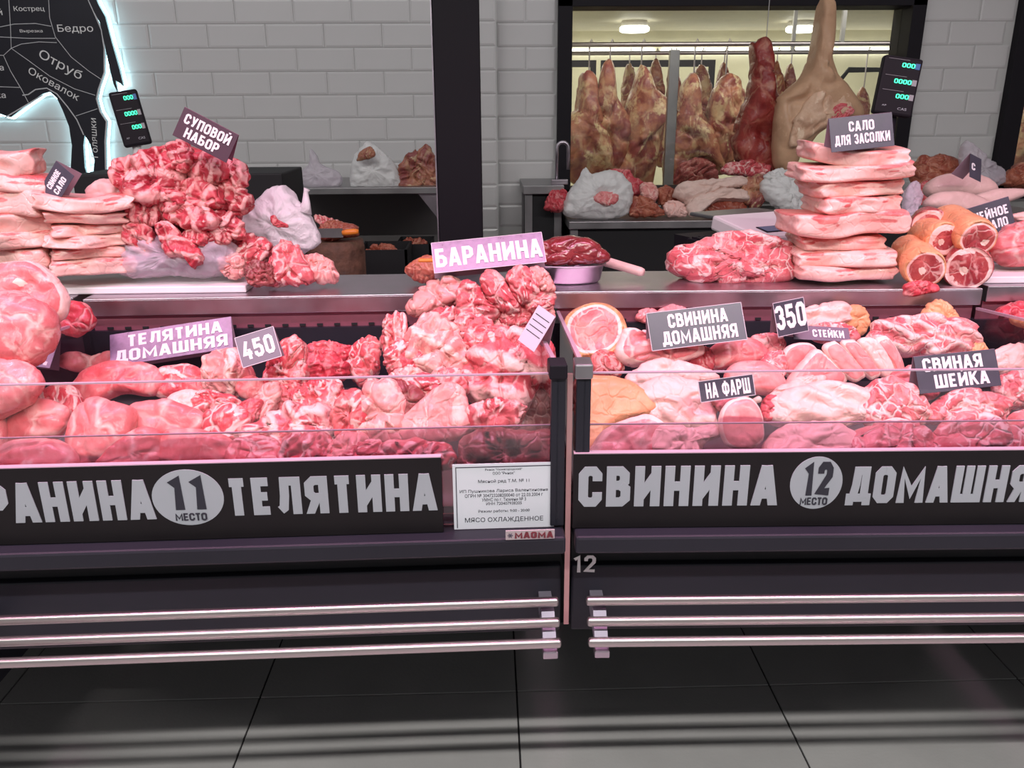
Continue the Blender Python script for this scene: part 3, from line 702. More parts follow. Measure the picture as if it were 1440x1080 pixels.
# ---------------------------------------------------------------- name boards
def cx_(case_, px, py, yy):       # local coordinates in a case for a pixel on its front plane
    M_ = case_.matrix_basis; a = Matrix.Translation(case_.location) @ Matrix.Rotation(case_.rotation_euler.z, 4, 'Z')
    n = (a.to_3x3() @ Vector((0, -1, 0))); p0 = a @ Vector((0, yy, 0)); q = PP(px, py, p0, n); return a.inverted() @ q
def board(case_, label, pxl, pxr, items, name='name_board'):
    a = cx_(case_, pxl, 650, -.006); b = cx_(case_, pxr, 645, -.006)
    root = empty(name, case_.location, case_.rotation_euler.z); tag(root, label, 'sign')
    z1, z0 = zt, zb - .003
    MB().box(a.x, b.x, -.004, .008, z0, z1, bev=.001).build('board', bandm, root)
    MB().box(a.x, b.x, -.0042, .0082, z1, z1 + .0016).build('top_edge', gledge, root)
    for s, x0, x1, y0, y1, wt, m in items:
        p, q = cx_(case_, x0, y1, -.004), cx_(case_, x1, y0, -.004)
        zlo, zhi = cx_(case_, (x0 + x1) / 2, y1, -.004).z, cx_(case_, (x0 + x1) / 2, y0, -.004).z
        xc, zc = (p.x + q.x) / 2, (zlo + zhi) / 2
        if s == 'O':
            d = MB().lathe([(1, 0), (1, .0012)], (0, 0, 0), 48); M_ = face_m(xc, -.004, zc) @ Matrix.Diagonal(((q.x - p.x) / 2, (zhi - zlo) / 2, 1, 1))
            d.v = [M_ @ v for v in d.v]; d.build('disc', m, root)
        else: block('lettering', s, m, root, face_m(xc, -.004 - (.0012 if m is inkm else 0), zc), q.x - p.x, zhi - zlo, .225 if s != 'МЕСТО' else .15)
bl = board(cl, 'long black board on the left case, lettered БАРАНИНА 11 МЕСТО ТЕЛЯТИНА', -265, 620, [
    ('БАРАНИНА', -96, 212, 678, 734, .028, letter), ('O', 220, 310, 660, 738, 0, letter), ('11', 240, 288, 668, 716, .03, inkm), ('МЕСТО', 248, 291, 721, 731, .01, inkm),
    ('ТЕЛЯТИНА', 322, 613, 669, 721, .028, letter)])
br = board(cr, 'long black board on the right case, lettered СВИНИНА 12 МЕСТО ДОМАШНЯЯ', 807, 1560, [
    ('СВИНИНА', 813, 1097, 655, 711, .028, letter), ('O', 1107, 1189, 642, 715, 0, letter), ('12', 1127, 1173, 649, 696, .028, inkm), ('МЕСТО', 1124, 1163, 699, 709, .01, inkm),
    ('ДОМАШНЯЯ', 1190, 1487, 655, 706, .026, letter)])
# paper notice
nr = empty('paper_notice', cl.location, cl.rotation_euler.z); tag(nr, 'white framed paper notice standing behind the left case ledge by the joint', 'notice')
a, b = cx_(cl, 636, 654, .004), cx_(cl, 779, 737, .004); zc_ = lambda py: cx_(cl, 708, py, .003).z
MB().box(a.x, b.x, .004, .0055, zb - .003, zc_(652)).build('paper', paperm, nr)
fx = MB(); i_ = .005; z1 = zc_(652) - i_
for q in ((a.x + i_, a.x + i_ + .0013, zb, z1), (b.x - i_ - .0013, b.x - i_, zb, z1), (a.x + i_, b.x - i_, z1 - .0013, z1)): fx.box(q[0], q[1], .0034, .004, q[2], q[3])
fx.build('printed_frame', inkm, nr)
mx_ = (a.x + b.x) / 2
for s, wpx, py, hpx, wt in (('Рынок "Нижегородский"', 52, 660.5, 4, 0), ('ООО "Рынок"', 31, 665.5, 4, 0), ('Мясной ряд Т.М. № 11', 72, 677, 6, .012), ('ИП Пушникова Лариса Валентиновна', 124, 690.5, 5.5, .012),
        ('ОГРН № 304723208200040 от 22.03.2004 г', 110, 696.5, 5, 0), ('УМНС по г. Тюмени № 3', 62, 702.5, 5, 0), ('ИНН 720407938205', 50, 708, 4.5, 0), ('Режим работы: 9:00 - 20:00', 72, 719, 5, 0), ('МЯСО ОХЛАЖДЕННОЕ', 110, 731, 8, .02)):
    sc_ = S(708, py, FD); textmesh('lettering', s, inkm, nr, face_m(mx_, .004, zc_(py)), wpx * sc_, hpx * sc_ * 1.05, 0, .0003)
# badge and stall number
bd = empty('maker_badge', cl.location, cl.rotation_euler.z); tag(bd, 'small silver badge lettered MAGMA on the dark ledge', 'badge')
a, b = cx_(cl, 711, 759, -.036), cx_(cl, 780, 744, -.036)
MB().box(a.x, b.x, -.0375, -.035, a.z, b.z, bev=.0005).build('plate', plain('badge silver', (.4, .33, .34), .4), bd)
redl = plain('badge lettering', (.16, .02, .03), .4); sc_ = S(745, 750, 1.26)
block('lettering', 'MAGMA', redl, bd, face_m(a.x + (b.x - a.x) * .575, -.0375, (a.z + b.z) / 2), 54 * sc_, 9.5 * sc_, .2)
st_ = MB()
for k in range(3):
    M_ = face_m(a.x + 6.5 * sc_, -.038, (a.z + b.z) / 2, k * 60); st_.box(-.0045, .0045, -.0006, .0006, 0, .0006, M=M_)
st_.build('star_mark', plain('badge star', (.08, .07, .1), .4), bd)
a, b = cx_(cr, 806, 804, .03), cx_(cr, 838, 780, .03)
o = block('stall_number', '12', plat, None, Matrix.Translation(cr.location) @ Matrix.Rotation(cr.rotation_euler.z, 4, 'Z') @ face_m((a.x + b.x) / 2, .029, (a.z + b.z) / 2), b.x - a.x, b.z - a.z, .17, .0015)
tag(o, 'small white stall number 12 on the dark lower panel', 'number')
# ================================================================ TENT CARDS
def card(label, cx, cy, Y, w, h, lines, rot=0, yaw=0, tilt=25, m=None, lm=None, open_=28, name='price_card', brd=False, tm_=None, single=False):
    m = m or cardm; lm = lm or white
    p = PY(cx, cy, Y); s = S(cx, cy, Y); W_, H_ = w * s, h * s
    root = empty(name, p); tag(root, label, 'sign')
    M_ = Matrix.Rotation(R(yaw), 4, 'Z') @ Matrix.Rotation(R(90 - tilt), 4, 'X') @ Matrix.Rotation(R(rot), 4, 'Z')
    f = MB().box(-W_ / 2, W_ / 2, -H_ / 2, H_ / 2, -.0012, 0, M=M_, bev=.0005).build('front_panel', m, root)
    e = MB(); t_ = .0012
    for q in ((-W_ / 2, W_ / 2, H_ / 2 - t_, H_ / 2), (-W_ / 2, W_ / 2, -H_ / 2, -H_ / 2 + t_), (-W_ / 2, -W_ / 2 + t_, -H_ / 2, H_ / 2), (W_ / 2 - t_, W_ / 2, -H_ / 2, H_ / 2)):
        e.box(q[0], q[1], q[2], q[3], -.0003, .0004, M=M_)
    if brd: e.build('white_border', edgem, root)
    if not single:
        B_ = M_ @ Matrix.Translation((0, H_ / 2, -.001)) @ Matrix.Rotation(R(open_), 4, 'X') @ Matrix.Translation((0, -H_ / 2, 0))
        MB().box(-W_ / 2, W_ / 2, -H_ / 2, H_ / 2, -.0015, -.0003, M=B_).build('rear_panel', tm_ or cardin, root)
    for s_, u, v, tw_, th_ in lines:
        if all(q in GL for q in s_): block('lettering', s_, lm, root, M_ @ Matrix.Translation((u * W_, v * H_, 0)), tw_ * W_, th_ * H_, .19, .0004)
        else: textmesh('lettering', s_, lm, root, M_ @ Matrix.Translation((u * W_, v * H_, 0)), tw_ * W_, th_ * H_, .0, .0004)
    return root
card('plum card lettered СУПОВОЙ НАБОР, tilted on the soup bones heap', 289, 190, 2.02, 83, 43, [('СУПОВОЙ', .0, .2, .84, .33), ('НАБОР', -.02, -.22, .62, .33)], rot=-28, tilt=8, m=plain('plum card', (.07, .03, .05), .4), tm_=plain('plum back', (.2, .07, .12), .5))
card('small dark card with blurred lilac lines on the short fat stack', 80, 256, 2.02, 48, 36, [('СВИНОЕ', .0, .17, .62, .26), ('САЛО', -.02, -.2, .55, .26)], rot=54, tilt=12, yaw=-14, open_=46)
card('black card with painted lilac glare, lettered БАРАНИНА on top of the lamb heap', 687, 355, 1.9, 158, 50, [('БАРАНИНА', 0, -.02, .95, .6)], rot=6, tilt=41, m=cardl, brd=True)
card('black card with painted lilac reflection, lettered ТЕЛЯТИНА ДОМАШНЯЯ behind the veal', 241, 480, 1.93, 171, 50, [('ТЕЛЯТИНА', .03, .22, .78, .36), ('ДОМАШНЯЯ', .0, -.22, .92, .36)], rot=9, tilt=39, m=cardl)
card('small slate card with price 450 beside the veal card', 363, 488, 1.66, 57, 46, [('450', 0, 0, .8, .6)], rot=17, tilt=28, brd=True, m=plain('grey slate', (.16, .12, .17), .35))
card('small white card with fine lines seen from the side at the joint', 754, 462, 1.55, 34, 58, [('—————', 0, .3, .8, .02), ('————', 0, .15, .8, .02), ('—————', 0, 0, .8, .02), ('———', 0, -.15, .8, .02)], rot=-22, yaw=-38, tilt=22, m=plain('pale card', (.62, .56, .66), .35), lm=inkm, open_=30)
card('wide dark card lettered СВИНИНА ДОМАШНЯЯ behind the pork', 980, 459, 1.76, 138, 54, [('СВИНИНА', .02, .22, .62, .36), ('ДОМАШНЯЯ', .02, -.22, .78, .36)], rot=5, tilt=26, yaw=4, brd=True)
card('small dark card with price 350 among the pork ribs', 1112, 446, 1.82, 46, 48, [('350', 0, .04, .95, .7)], rot=9, tilt=14, yaw=6, brd=True)
card('low dark card lettered СТЕЙКИ above the sliced chops', 1155, 469, 1.84, 82, 22, [('СТЕЙКИ', .12, .0, .55, .52)], rot=-6, tilt=42, yaw=6, open_=70)
card('small tilted card lettered НА ФАРШ lying on the pale pork', 1022, 546, 1.50, 78, 30, [('НА ФАРШ', .02, 0, .8, .72)], rot=7, tilt=20, yaw=0, single=True, brd=True)
card('large dark card lettered СВИНАЯ ШЕЙКА in front of the rib rack', 1347, 522, 1.58, 126, 52, [('СВИНАЯ', -.05, .24, .72, .36), ('ШЕЙКА', .03, -.22, .66, .36)], rot=2, tilt=26, yaw=8)
card('dark card lettered САЛО ДЛЯ ЗАСОЛКИ on the tall fat stack', 1212, 186, 2.04, 94, 46, [('САЛО', .0, .2, .4, .3), ('ДЛЯ ЗАСОЛКИ', .0, -.18, .86, .3)], rot=5, tilt=14, yaw=6)
card('dark card lettered ШЕЙНОЕ САЛО, half hidden by the pork shanks', 1394, 309, 2.22, 62, 48, [('ШЕЙНОЕ', .0, .18, .84, .26), ('САЛО', .1, -.15, .5, .26)], rot=16, tilt=14)
card('small dark card seen edge-on behind the pale piglets', 1372, 236, 2.6, 26, 34, [('С', -.2, 0, .3, .3)], rot=-20, yaw=30, tilt=20, open_=50)
# ================================================================ SHELF GOODS
# white boards
for k, (a, b, lab) in enumerate(((-60, 345, 'long white cutting board under the fat stacks and bone bag'), (1375, 1560, 'white board on the shelf at the right edge'))):
    A, B_ = PY(a, 398, 2.03), PY(b, 398, 2.03)
    o = MB().box(-(B_.x - A.x) / 2, (B_.x - A.x) / 2, 0, .19, 0, .017, bev=.003).build('cutting_board', boardm, loc=((A.x + B_.x) / 2, 2.03, zs + .0005)); tag(o, lab, 'board')
# salo stack on the right (front edges), top to bottom
SL = [(1150, 1281, 208, 233, 3, .012, 2.04), (1136, 1292, 231, 255, -3, .008, 2.03), (1152, 1274, 254, 277, -2, .002, 2.06), (1160, 1272, 277, 301, -1, 0, 2.045), (1122, 1282, 301, 333, -1, .003, 2.02), (1136, 1252, 332, 354, -1, 0, 2.05), (1128, 1264, 353, 376, -1, .002, 2.035), (1127, 1262, 375, 396, 0, 0, 2.03)]
SLl = ['topmost fat slab of the tall right stack, curled up under the card', 'second fat slab from the top of the tall right stack, jutting right', 'third slab from the top of the tall right fat stack, frayed left end',
       'fourth slab from the top of the tall right fat stack, squared right end', 'meaty streaked slab in the middle of the tall right fat stack', 'slab just under the meaty one in the tall right fat stack', 'second slab from the bottom of the tall right fat stack', 'bottom slab of the tall right fat stack, on the steel shelf']
for (a, b, c, d, ro, sg, Y), lb in zip(SL, SLl):
    slab('fat_slab', lb, 'salo', a, b, c, d, Y, .17, yaw=random.Random(a).uniform(-7, 7), roll=ro, sag=sg, meaty=.9 if 'meaty' in lb else .38, group='back fat slabs on the shelf')
SL = [(36, 168, 277, 299, 2, .014, 2.0), (50, 156, 300, 317, 3, .003, 2.01), (54, 150, 317, 333, 1, -.002, 2.02), (48, 160, 333, 350, 1, .003, 2.01), (56, 150, 350, 366, 1, 0, 2.02), (58, 170, 366, 389, 1, .0, 2.01)]
SLl = ['topmost slab of the short left fat stack, sagging under its card', 'second slab from the top of the short left fat stack', 'third slab from the top of the short left fat stack', 'fourth slab down in the short left fat stack, grey brown edge', 'second slab from the bottom of the short left fat stack', 'bottom slab of the short left fat stack, on the white board']
for (a, b, c, d, ro, sg, Y), lb in zip(SL, SLl):
    slab('fat_slab', lb, 'salo', a, b, c, d, Y, .15, yaw=22 + random.Random(a).uniform(-8, 8), roll=ro, sag=sg, meaty=.35, group='back fat slabs on the shelf')
SL = [(-70, 30, 212, 250, 4, .01, 2.0), (-70, 48, 245, 272, 4, 0, 2.0), (-70, 50, 268, 306, 2, 0, 1.99), (-70, 52, 300, 332, 1, 0, 2.0), (-70, 56, 328, 354, -1, .005, 1.99), (-70, 50, 350, 384, 0, 0, 2.0)]
SLl = ['rolled belly piece topping the stack at the left edge', 'ragged red slab second in the stack at the left edge', 'thick white slab third in the stack at the left edge', 'fourth slab in the fat stack at the left edge', 'fifth slab in the fat stack at the left edge', 'bottom slab of the fat stack at the left edge']
for (a, b, c, d, ro, sg, Y), lb in zip(SL, SLl):
    slab('fat_slab', lb, 'salo', a, b, c, d, Y, .15, yaw=14 + random.Random(a + c).uniform(-8, 8), roll=ro, sag=sg, meaty=.7 if 'red' in lb else .35, group='back fat slabs on the shelf')
meat('pork_rind_piece', 'brownish rind piece between the left fat stack and bones', 'pale', [(118, 285), (125, 262), (150, 252), (172, 262), (172, 290), (140, 296)], 2.12, 20, th=.5)
# soup bones heap: bag below, pieces above
meat('plastic_bag', 'clear bag bulging under the soup bones heap', 'clearbag', [(165, 345), (190, 330), (240, 335), (300, 330), (330, 345), (332, 375), (290, 388), (240, 385), (190, 392), (168, 378)], 2.1, 12, th=.75, crinkle=.08, cat='bag', crease=.05, push=0)
SB = [([(152, 228), (175, 222), (200, 215), (215, 235), (205, 265), (178, 270), (158, 255)], 'pale red neck bone at the left top of the soup bones heap'),
 ([(165, 262), (190, 240), (230, 222), (258, 225), (262, 250), (250, 285), (220, 290), (185, 278)], 'broad veined rib sheet at the left top of the soup bones heap'),
 ([(185, 222), (225, 208), (250, 212), (255, 235), (225, 245), (195, 240)], 'streaked flat piece at the very top of the soup bones heap'),
 ([(236, 205), (255, 198), (268, 215), (262, 240), (245, 235)], 'dark shadowed bone under the left corner of the soup card'),
 ([(262, 225), (285, 215), (312, 228), (318, 250), (292, 262), (268, 252)], 'white centred vertebra right under the soup card'),
 ([(312, 228), (330, 222), (343, 240), (342, 262), (322, 268), (310, 250)], 'dark red bone at the upper right corner of the soup bones heap'),
 ([(256, 258), (280, 250), (302, 262), (310, 285), (292, 292), (265, 290), (252, 275)], 'square vertebra with a white core in the middle of the soup heap'),
 ([(300, 262), (325, 262), (345, 270), (352, 285), (335, 302), (308, 295)], 'striped bone sticking out at the right of the soup heap'),
 ([(165, 275), (182, 270), (200, 290), (195, 315), (175, 315), (164, 300)], 'curled edge bone on the left flank of the soup heap'),
 ([(178, 290), (205, 282), (228, 292), (230, 312), (205, 318), (180, 308)], 'fibrous short rib bone in the left middle of the soup heap'),
 ([(232, 288), (260, 285), (295, 292), (305, 310), (285, 325), (250, 318), (232, 308)], 'long pink rib bone lying across the middle of the soup heap'),
 ([(225, 270), (245, 268), (255, 285), (240, 300), (224, 292)], 'small wedge of bone between the large soup bones'),
 ([(172, 318), (190, 308), (214, 325), (218, 345), (205, 360), (178, 345)], 'square cut bone at the lower left of the soup heap, on the bag'),
 ([(218, 320), (235, 312), (262, 335), (283, 355), (272, 378), (258, 360), (235, 355)], 'pointed pink bone hanging over the bag front'),
 ([(262, 322), (285, 322), (285, 342), (265, 345)], 'small bone disc above the pointed pink bone'),
 ([(300, 295), (325, 300), (345, 318), (342, 335), (318, 330), (300, 315)], 'dark red bone at the lower right flank of the soup heap'),
 ([(285, 318), (310, 315), (325, 335), (305, 345), (285, 335)], 'small dark bone tucked at the right foot of the soup heap')]
rr = random.Random(5)
for pl_, lb in SB:
    cy_ = sum(p[1] for p in pl_) / len(pl_); cx_c = sum(p[0] for p in pl_) / len(pl_)
    meat('soup_bone', lb, 'bones', pl_, 2.11 - (cy_ - 205) * .0005 + abs(cx_c - 250) * .0004, rr.uniform(0, 30), yaw=rr.uniform(-35, 35), th=.62, lump=.16, crease=.13, cs=2.4, box=.45, group='soup bones in the heap', rib=(rr.uniform(7, 11), rr.uniform(0, 180), .05))
meat('soup_bone_core', 'dark core of meat filling the middle of the soup heap', 'bones', [(175, 250), (250, 215), (330, 240), (335, 310), (290, 350), (200, 345), (172, 300)], 2.19, 10, th=.3, lump=.15, crease=.2, group='soup bones in the heap')
# scraps to the right of the bag
for pl_, Y, kd, lb in (([(322, 345), (345, 328), (368, 335), (380, 355), (368, 372), (335, 375)], 2.12, 'lamb', 'rosy rounded scrap leaning on the bone bag'),
        ([(305, 370), (320, 358), (340, 362), (342, 385), (320, 390)], 2.07, 'lambfat', 'small white tipped scrap at the bag corner'),
        ([(343, 378), (365, 368), (385, 378), (382, 398), (355, 400)], 2.03, 'dark', 'dark red rolled scrap on the end of the white board'),
        ([(375, 385), (385, 355), (400, 338), (420, 345), (435, 370), (440, 395), (405, 400), (378, 400)], 2.06, 'lamb', 'peaked folded scrap right of the dark roll'),
        ([(425, 365), (445, 358), (468, 372), (475, 390), (460, 398), (432, 392)], 2.08, 'lambfat', 'flat pale pink flap at the right end of the scraps')):
    meat('meat_scrap', lb, kd, pl_, Y, 22, th=.6, crease=.2, lump=.18, group='meat scraps on the shelf')
# white bag standing behind the scraps
wbg = meat('plastic_bag', 'large white bag with a knotted ear behind the scraps', 'bag', [(335, 310), (355, 288), (395, 262), (425, 285), (432, 300), (448, 330), (440, 350), (390, 362), (345, 345)], 2.3, 8, th=.6, crinkle=.09, cat='bag', crease=.02, lump=.1, push=0)
e_ = PY(430, 270, 2.3) - wbg.location; e2 = PY(428, 300, 2.28) - wbg.location
MB().tube([e2, e2.lerp(e_, .5) + Vector((.003, 0, 0)), e_, e_ + Vector((.004, 0, .008))], [.02, .011, .006, .009], 12).build('bag_ear', bagm, wbg, True)
meat('meat_piece', 'small red piece poking out of a hole in the large white bag', 'red', [(380, 306), (386, 303), (392, 310), (404, 316), (402, 320), (386, 318)], 2.14, 5, th=.6)
# lamb head on the chopping block
o = MB().lathe([(.1, 0), (.104, .02), (.1, .3), (.104, PY(470, 340, 3.0).z - .03), (.098, PY(470, 340, 3.0).z)], (0, 0, 0), 28, 1.0, 1.0).build('chopping_block', woodm, None, True, loc=PY(472, 340, 3.05).xy.to_3d()); tag(o, 'dark wooden chopping block stump on the floor behind the counter', 'block')
meat('meat_joint', 'dark browned joint lying on the chopping block', 'brown', [(446, 322), (460, 310), (480, 312), (500, 318), (502, 330), (480, 335), (455, 338)], 3.02, 15, th=.7, lump=.2)
meat('rib_piece', 'streaked rib piece above the browned joint', 'lamb', [(440, 302), (455, 304), (490, 316), (480, 322), (450, 315)], 3.08, 30, th=.5, rib=(14, 10, .1))
kr = empty('cleaver', PY(486, 326, 2.95)); tag(kr, 'cleaver with an orange plastic handle resting on the joint', 'knife')
MB().tube([(-.012, 0, -.004), (.005, 0, -.002), (.03, 0, 0), (.045, 0, 0)], [.008, .011, .011, .008], 12).build('handle', orange, kr, True)
MB().box(-.12, -.01, .0, .003, -.02, .012).build('blade', steeld, kr)
# liver tray
A, B_ = PY(752, 372, 2.09), PY(852, 372, 2.09); cxm = (A.x + B_.x) / 2; hw = (B_.x - A.x) / 2
tr_ = MB().lathe([(hw * .82, 0), (hw * .9, .006), (hw * .97, .04), (hw * 1.06, .046), (hw * 1.05, .049), (hw * .95, .045), (hw * .86, .01)], (0, 0, 0), 48, 1, .62).build('steel_tray', steel, None, True, loc=(cxm, 2.12, zs + .0005)); tag(tr_, 'oval steel tray under the liver', 'tray')
meat('liver', 'glossy dark liver piled in the steel tray', 'liver', [(752, 345), (775, 335), (805, 332), (835, 340), (857, 360), (845, 371), (800, 374), (760, 372)], 2.10, 14, th=.75, lump=.1, crease=.06, cs=1.8, push=.1)
a, b = PY(855, 372, 2.16), PY(905, 383, 2.1); tt = empty('pig_tail', a); tag(tt, 'pale pig tail lying right of the steel tray', 'meat')
b = b - a; pale2 = K['pale']
MB().tube([(-.03, .02, .012), (0, 0, .006), b * .5 + Vector((0, 0, .003)), b * .9, b], [.014, .013, .012, .012, .009], 14).build('tail', pale2, tt, True)
meat('pork_neck', 'large marbled pork neck on the right shelf', 'neck', [(940, 365), (955, 348), (1000, 336), (1050, 330), (1105, 335), (1125, 350), (1122, 385), (1095, 400), (1050, 402), (990, 398), (950, 388)], 2.13, 22, th=.62, lump=.14, crease=.16, cs=3.6, push=.2)
meat('sausage_piece', 'brown smoked chunk peeking out left of the lamb card', 'brown', [(570, 380), (582, 366), (605, 358), (620, 370), (612, 392), (588, 396)], 2.1, 15, th=.7)
o = MB().box(-.02, .02, -.008, .008, -.004, .004, bev=.003).build('knife_handle', orange, loc=PY(600, 366, 2.03)); tag(o, 'orange knife handle above the brown smoked chunk', 'knife')
# shanks
def shank(label, x0, y0, Y0, x1, y1, Y1, r0, r1, **k):
    return log('pork_shank', label, 'skin', PY(x0, y0, Y0), PY(x1, y1, Y1), r0 * S(x0, y0, Y0), r1 * S(x1, y1, Y1), group='pork shanks on the right shelf', **k)
shank('big orange skinned shank on top of the shank pile', 1330, 308, 2.22, 1375, 336, 2.0, 22, 27, ring=.18, boneoff=(-.4, -.2))
shank('shank with a dark red cut face in the middle of the pile', 1295, 325, 2.2, 1328, 338, 2.05, 20, 25, ring=.34)
shank('lower left shank of the pile with a dark red cut face', 1272, 348, 2.16, 1302, 378, 1.98, 20, 29, ring=.2)
shank('lower right shank of the pile, shadowed cut face', 1350, 358, 2.2, 1362, 378, 2.0, 28, 33, ring=.2, skinside=0.)
shank('pale shank end behind the pile, beside the fat stack', 1302, 312, 2.3, 1306, 318, 2.16, 20, 24, ring=.3, skinside=0.)
meat('trimming', 'raw red trimming hanging over the shelf edge below the shanks', 'red', [(1272, 402), (1290, 394), (1312, 396), (1322, 408), (1300, 414), (1275, 416)], 1.98, 12, th=.6)
meat('pork_chunk', 'large rosy chunk right of the shanks', 'pork', [(1392, 340), (1410, 320), (1440, 312), (1480, 330), (1480, 372), (1430, 374), (1400, 366)], 2.12, 15, th=.7, push=0)
meat('pork_chunk', 'pale fat edged strip above the rosy chunk at the right edge', 'fat', [(1420, 305), (1440, 298), (1480, 300), (1480, 318), (1440, 316)], 2.25, 15, th=.7, push=0)
pz = PY(1350, 303, 2.6).z; pa, pb = PY(1292, 303, 2.5).x, PY(1520, 303, 2.5).x
pt_ = empty('steel_side_table', ((pa + pb) / 2, 2.5, 0)); tag(pt_, 'steel side table under the pale piglets', 'table')
MB().box(-(pb - pa) / 2, (pb - pa) / 2, 0, .4, pz - .03, pz, bev=.002).build('table_top', steeld, pt_)
for sx in (-(pb - pa) / 2 + .01, (pb - pa) / 2 - .04):
    for sy in (.01, .36): MB().box(sx, sx + .03, sy, sy + .03, 0, pz - .03).build('leg', steeld, pt_)
for k, (pl_, Y, lb) in enumerate((([(1300, 262), (1318, 248), (1350, 244), (1385, 252), (1400, 270), (1375, 280), (1330, 280), (1305, 276)], 2.75, 'upper pale grey piglet lying behind the shanks'),
        ([(1300, 290), (1310, 274), (1340, 270), (1370, 276), (1395, 290), (1380, 300), (1340, 300)], 2.6, 'lower pale grey piglet lying behind the shanks'),
        ([(1365, 280), (1390, 268), (1430, 266), (1445, 272), (1425, 282), (1390, 292)], 2.65, 'pale piglet leg stretched towards the right edge'))):
    meat('piglet', lb, 'pale', pl_, Y, 20, th=.75, crease=.0, lump=.06, push=0, cat='piglet' if k < 2 else 'meat')
# scales
def scale_display(label, cx, cy, Y, w, h, rot, yaw):
    p = PY(cx, cy, Y); s = S(cx, cy, Y); W_, H_ = w * s, h * s
    r_ = empty('scale', (p.x, p.y, zs - .02 if Y < 3 else zs)); tag(r_, label, 'scale')
    M_ = Matrix.Translation((0, 0, p.z - r_.location.z)) @ Matrix.Rotation(R(yaw), 4, 'Z') @ Matrix.Rotation(R(rot), 4, 'Y') @ Matrix.Rotation(R(-8), 4, 'X')
    MB().box(-W_ / 2, W_ / 2, 0, .03, -H_ / 2, H_ / 2, M=M_, bev=.007).build('display_head', black, r_)
    u = W_ / 2
    for k, (z, n_) in enumerate(((.36, 3), (.08, 4), (-.17, 3))):
        T_ = M_ @ face_m(u * (.28 if n_ == 3 else .15), -.0003, z * H_ )
        block('digits', '0' * n_, grn, r_, T_, W_ * .11 * n_, H_ * .075, .15, .0004)
        MB().box(u * .62, u * .86, -.001, .0, z * H_ - H_ * .05, z * H_ + H_ * .05, M=M_).build('function_key', blu if k == 0 else greyp, r_)
        MB().box(-u * .8, u * .3, -.0006, 0, z * H_ + H_ * .085, z * H_ + H_ * .09, M=M_).build('printed_line', greyp, r_)
    textmesh('lettering', 'CAS', letter, r_, M_ @ face_m(u * .4, -.0003, -H_ * .38), W_ * .24, H_ * .045, .02, .0004)
    textmesh('lettering', 'AP', letter, r_, M_ @ face_m(-u * .55, -.0003, -H_ * .35), W_ * .12, H_ * .03, .02, .0004)
    MB().box(-W_ * .2, W_ * .2, .012, .028, -H_ * .5 - .0, -H_ * .42, M=M_).build('neck', whitep, r_)
    MB().tube([(0, .02, .0), (0, .02, p.z - r_.location.z - H_ * .4)], .014, 12).build('pole', whitep if Y > 2.7 else black, r_, True)
    return r_, p
r2, p2 = scale_display('electronic scale with its display head right of the tall fat stack', 1264, 121, 2.5, 54, 78, 8, -4)
# scale body: white housing with lcd, platform and keypad
b0 = PY(1085, 312, 2.42); bx = b0 - r2.location
Mb = Matrix.Translation((bx.x + .07, bx.y, .05)) @ Matrix.Rotation(R(-24), 4, 'Z')
zl = b0.z - r2.location.z
Mb = Matrix.Translation((bx.x, bx.y, zl - .02)) @ Matrix.Rotation(R(24), 4, 'Z')
MB().box(-.09, .16, -.06, .16, -.045, 0, M=Mb @ Matrix.Rotation(R(10), 4, 'X'), bev=.008).build('housing', whitep, r2)
MB().box(-.04, .035, -.03, .02, 0.0, .002, M=Mb @ Matrix.Rotation(R(10), 4, 'X')).build('lcd_frame', black, r2)
MB().box(-.034, .029, -.025, .016, .002, .003, M=Mb @ Matrix.Rotation(R(10), 4, 'X')).build('lcd', lcd, r2)
MB().box(-.02, .26, .12, .36, .0, .012, M=Mb, bev=.004).build('platform', steeld, r2)
MB().box(-.12, .2, -.04, .3, -.09, -.045, M=Mb).build('base', black, r2)
kb = MB().box(-.2, -.1, -.02, .13, -.05, -.03, M=Mb, bev=.003)
for i in range(4):
    for j in range(6): kb.box(-.195 + i * .023, -.178 + i * .023, -.012 + j * .022, .004 + j * .022, -.03, -.024, M=Mb)
kb.build('keypad', black, r2)
o = MB().box(-.3, .2, -.12, .3, -.03, 0).build('steel_side_table', steeld, None, loc=(r2.location.x - .12, 2.5, zs - .022)); tag(o, 'steel side table carrying the scale behind the counter', 'table')
o.data.transform(Matrix.Identity(4)); 
tl = MB()
for sx in (-.29, .17):
    for sy in (-.12, .28): MB().box(sx, sx + .025, sy, sy + .02, -zs + .022, -.03).build('leg', steeld, o)
r1, p1 = scale_display('electronic scale with its display head beside the bull sign', 183, 166, 2.9, 38, 76, -9, 18)
MB().box(-.14, .14, -.1, .2, 0, .09, bev=.01).build('housing', whitep, r1)
# black appliance behind the bones
a, b = PY(100, 246, 3.1), PY(396, 242, 3.1)
r_ = empty('bench_unit', ((a.x + b.x) / 2, 3.1, 0)); tag(r_, 'low black bench unit behind the soup bones heap', 'unit'); hw = (b.x - a.x) / 2
MB().box(-hw, hw, 0, .35, .75, a.z, bev=.006).build('body', blackm, r_)
MB().box(-hw + .02, hw - .02, .02, .33, .06, .75).build('lower_panel', blackm, r_)
for sx in (-hw + .05, hw - .08):
    for sy in (.03, .28): MB().box(sx, sx + .03, sy, sy + .03, 0, .06).build('foot', blackm, r_)
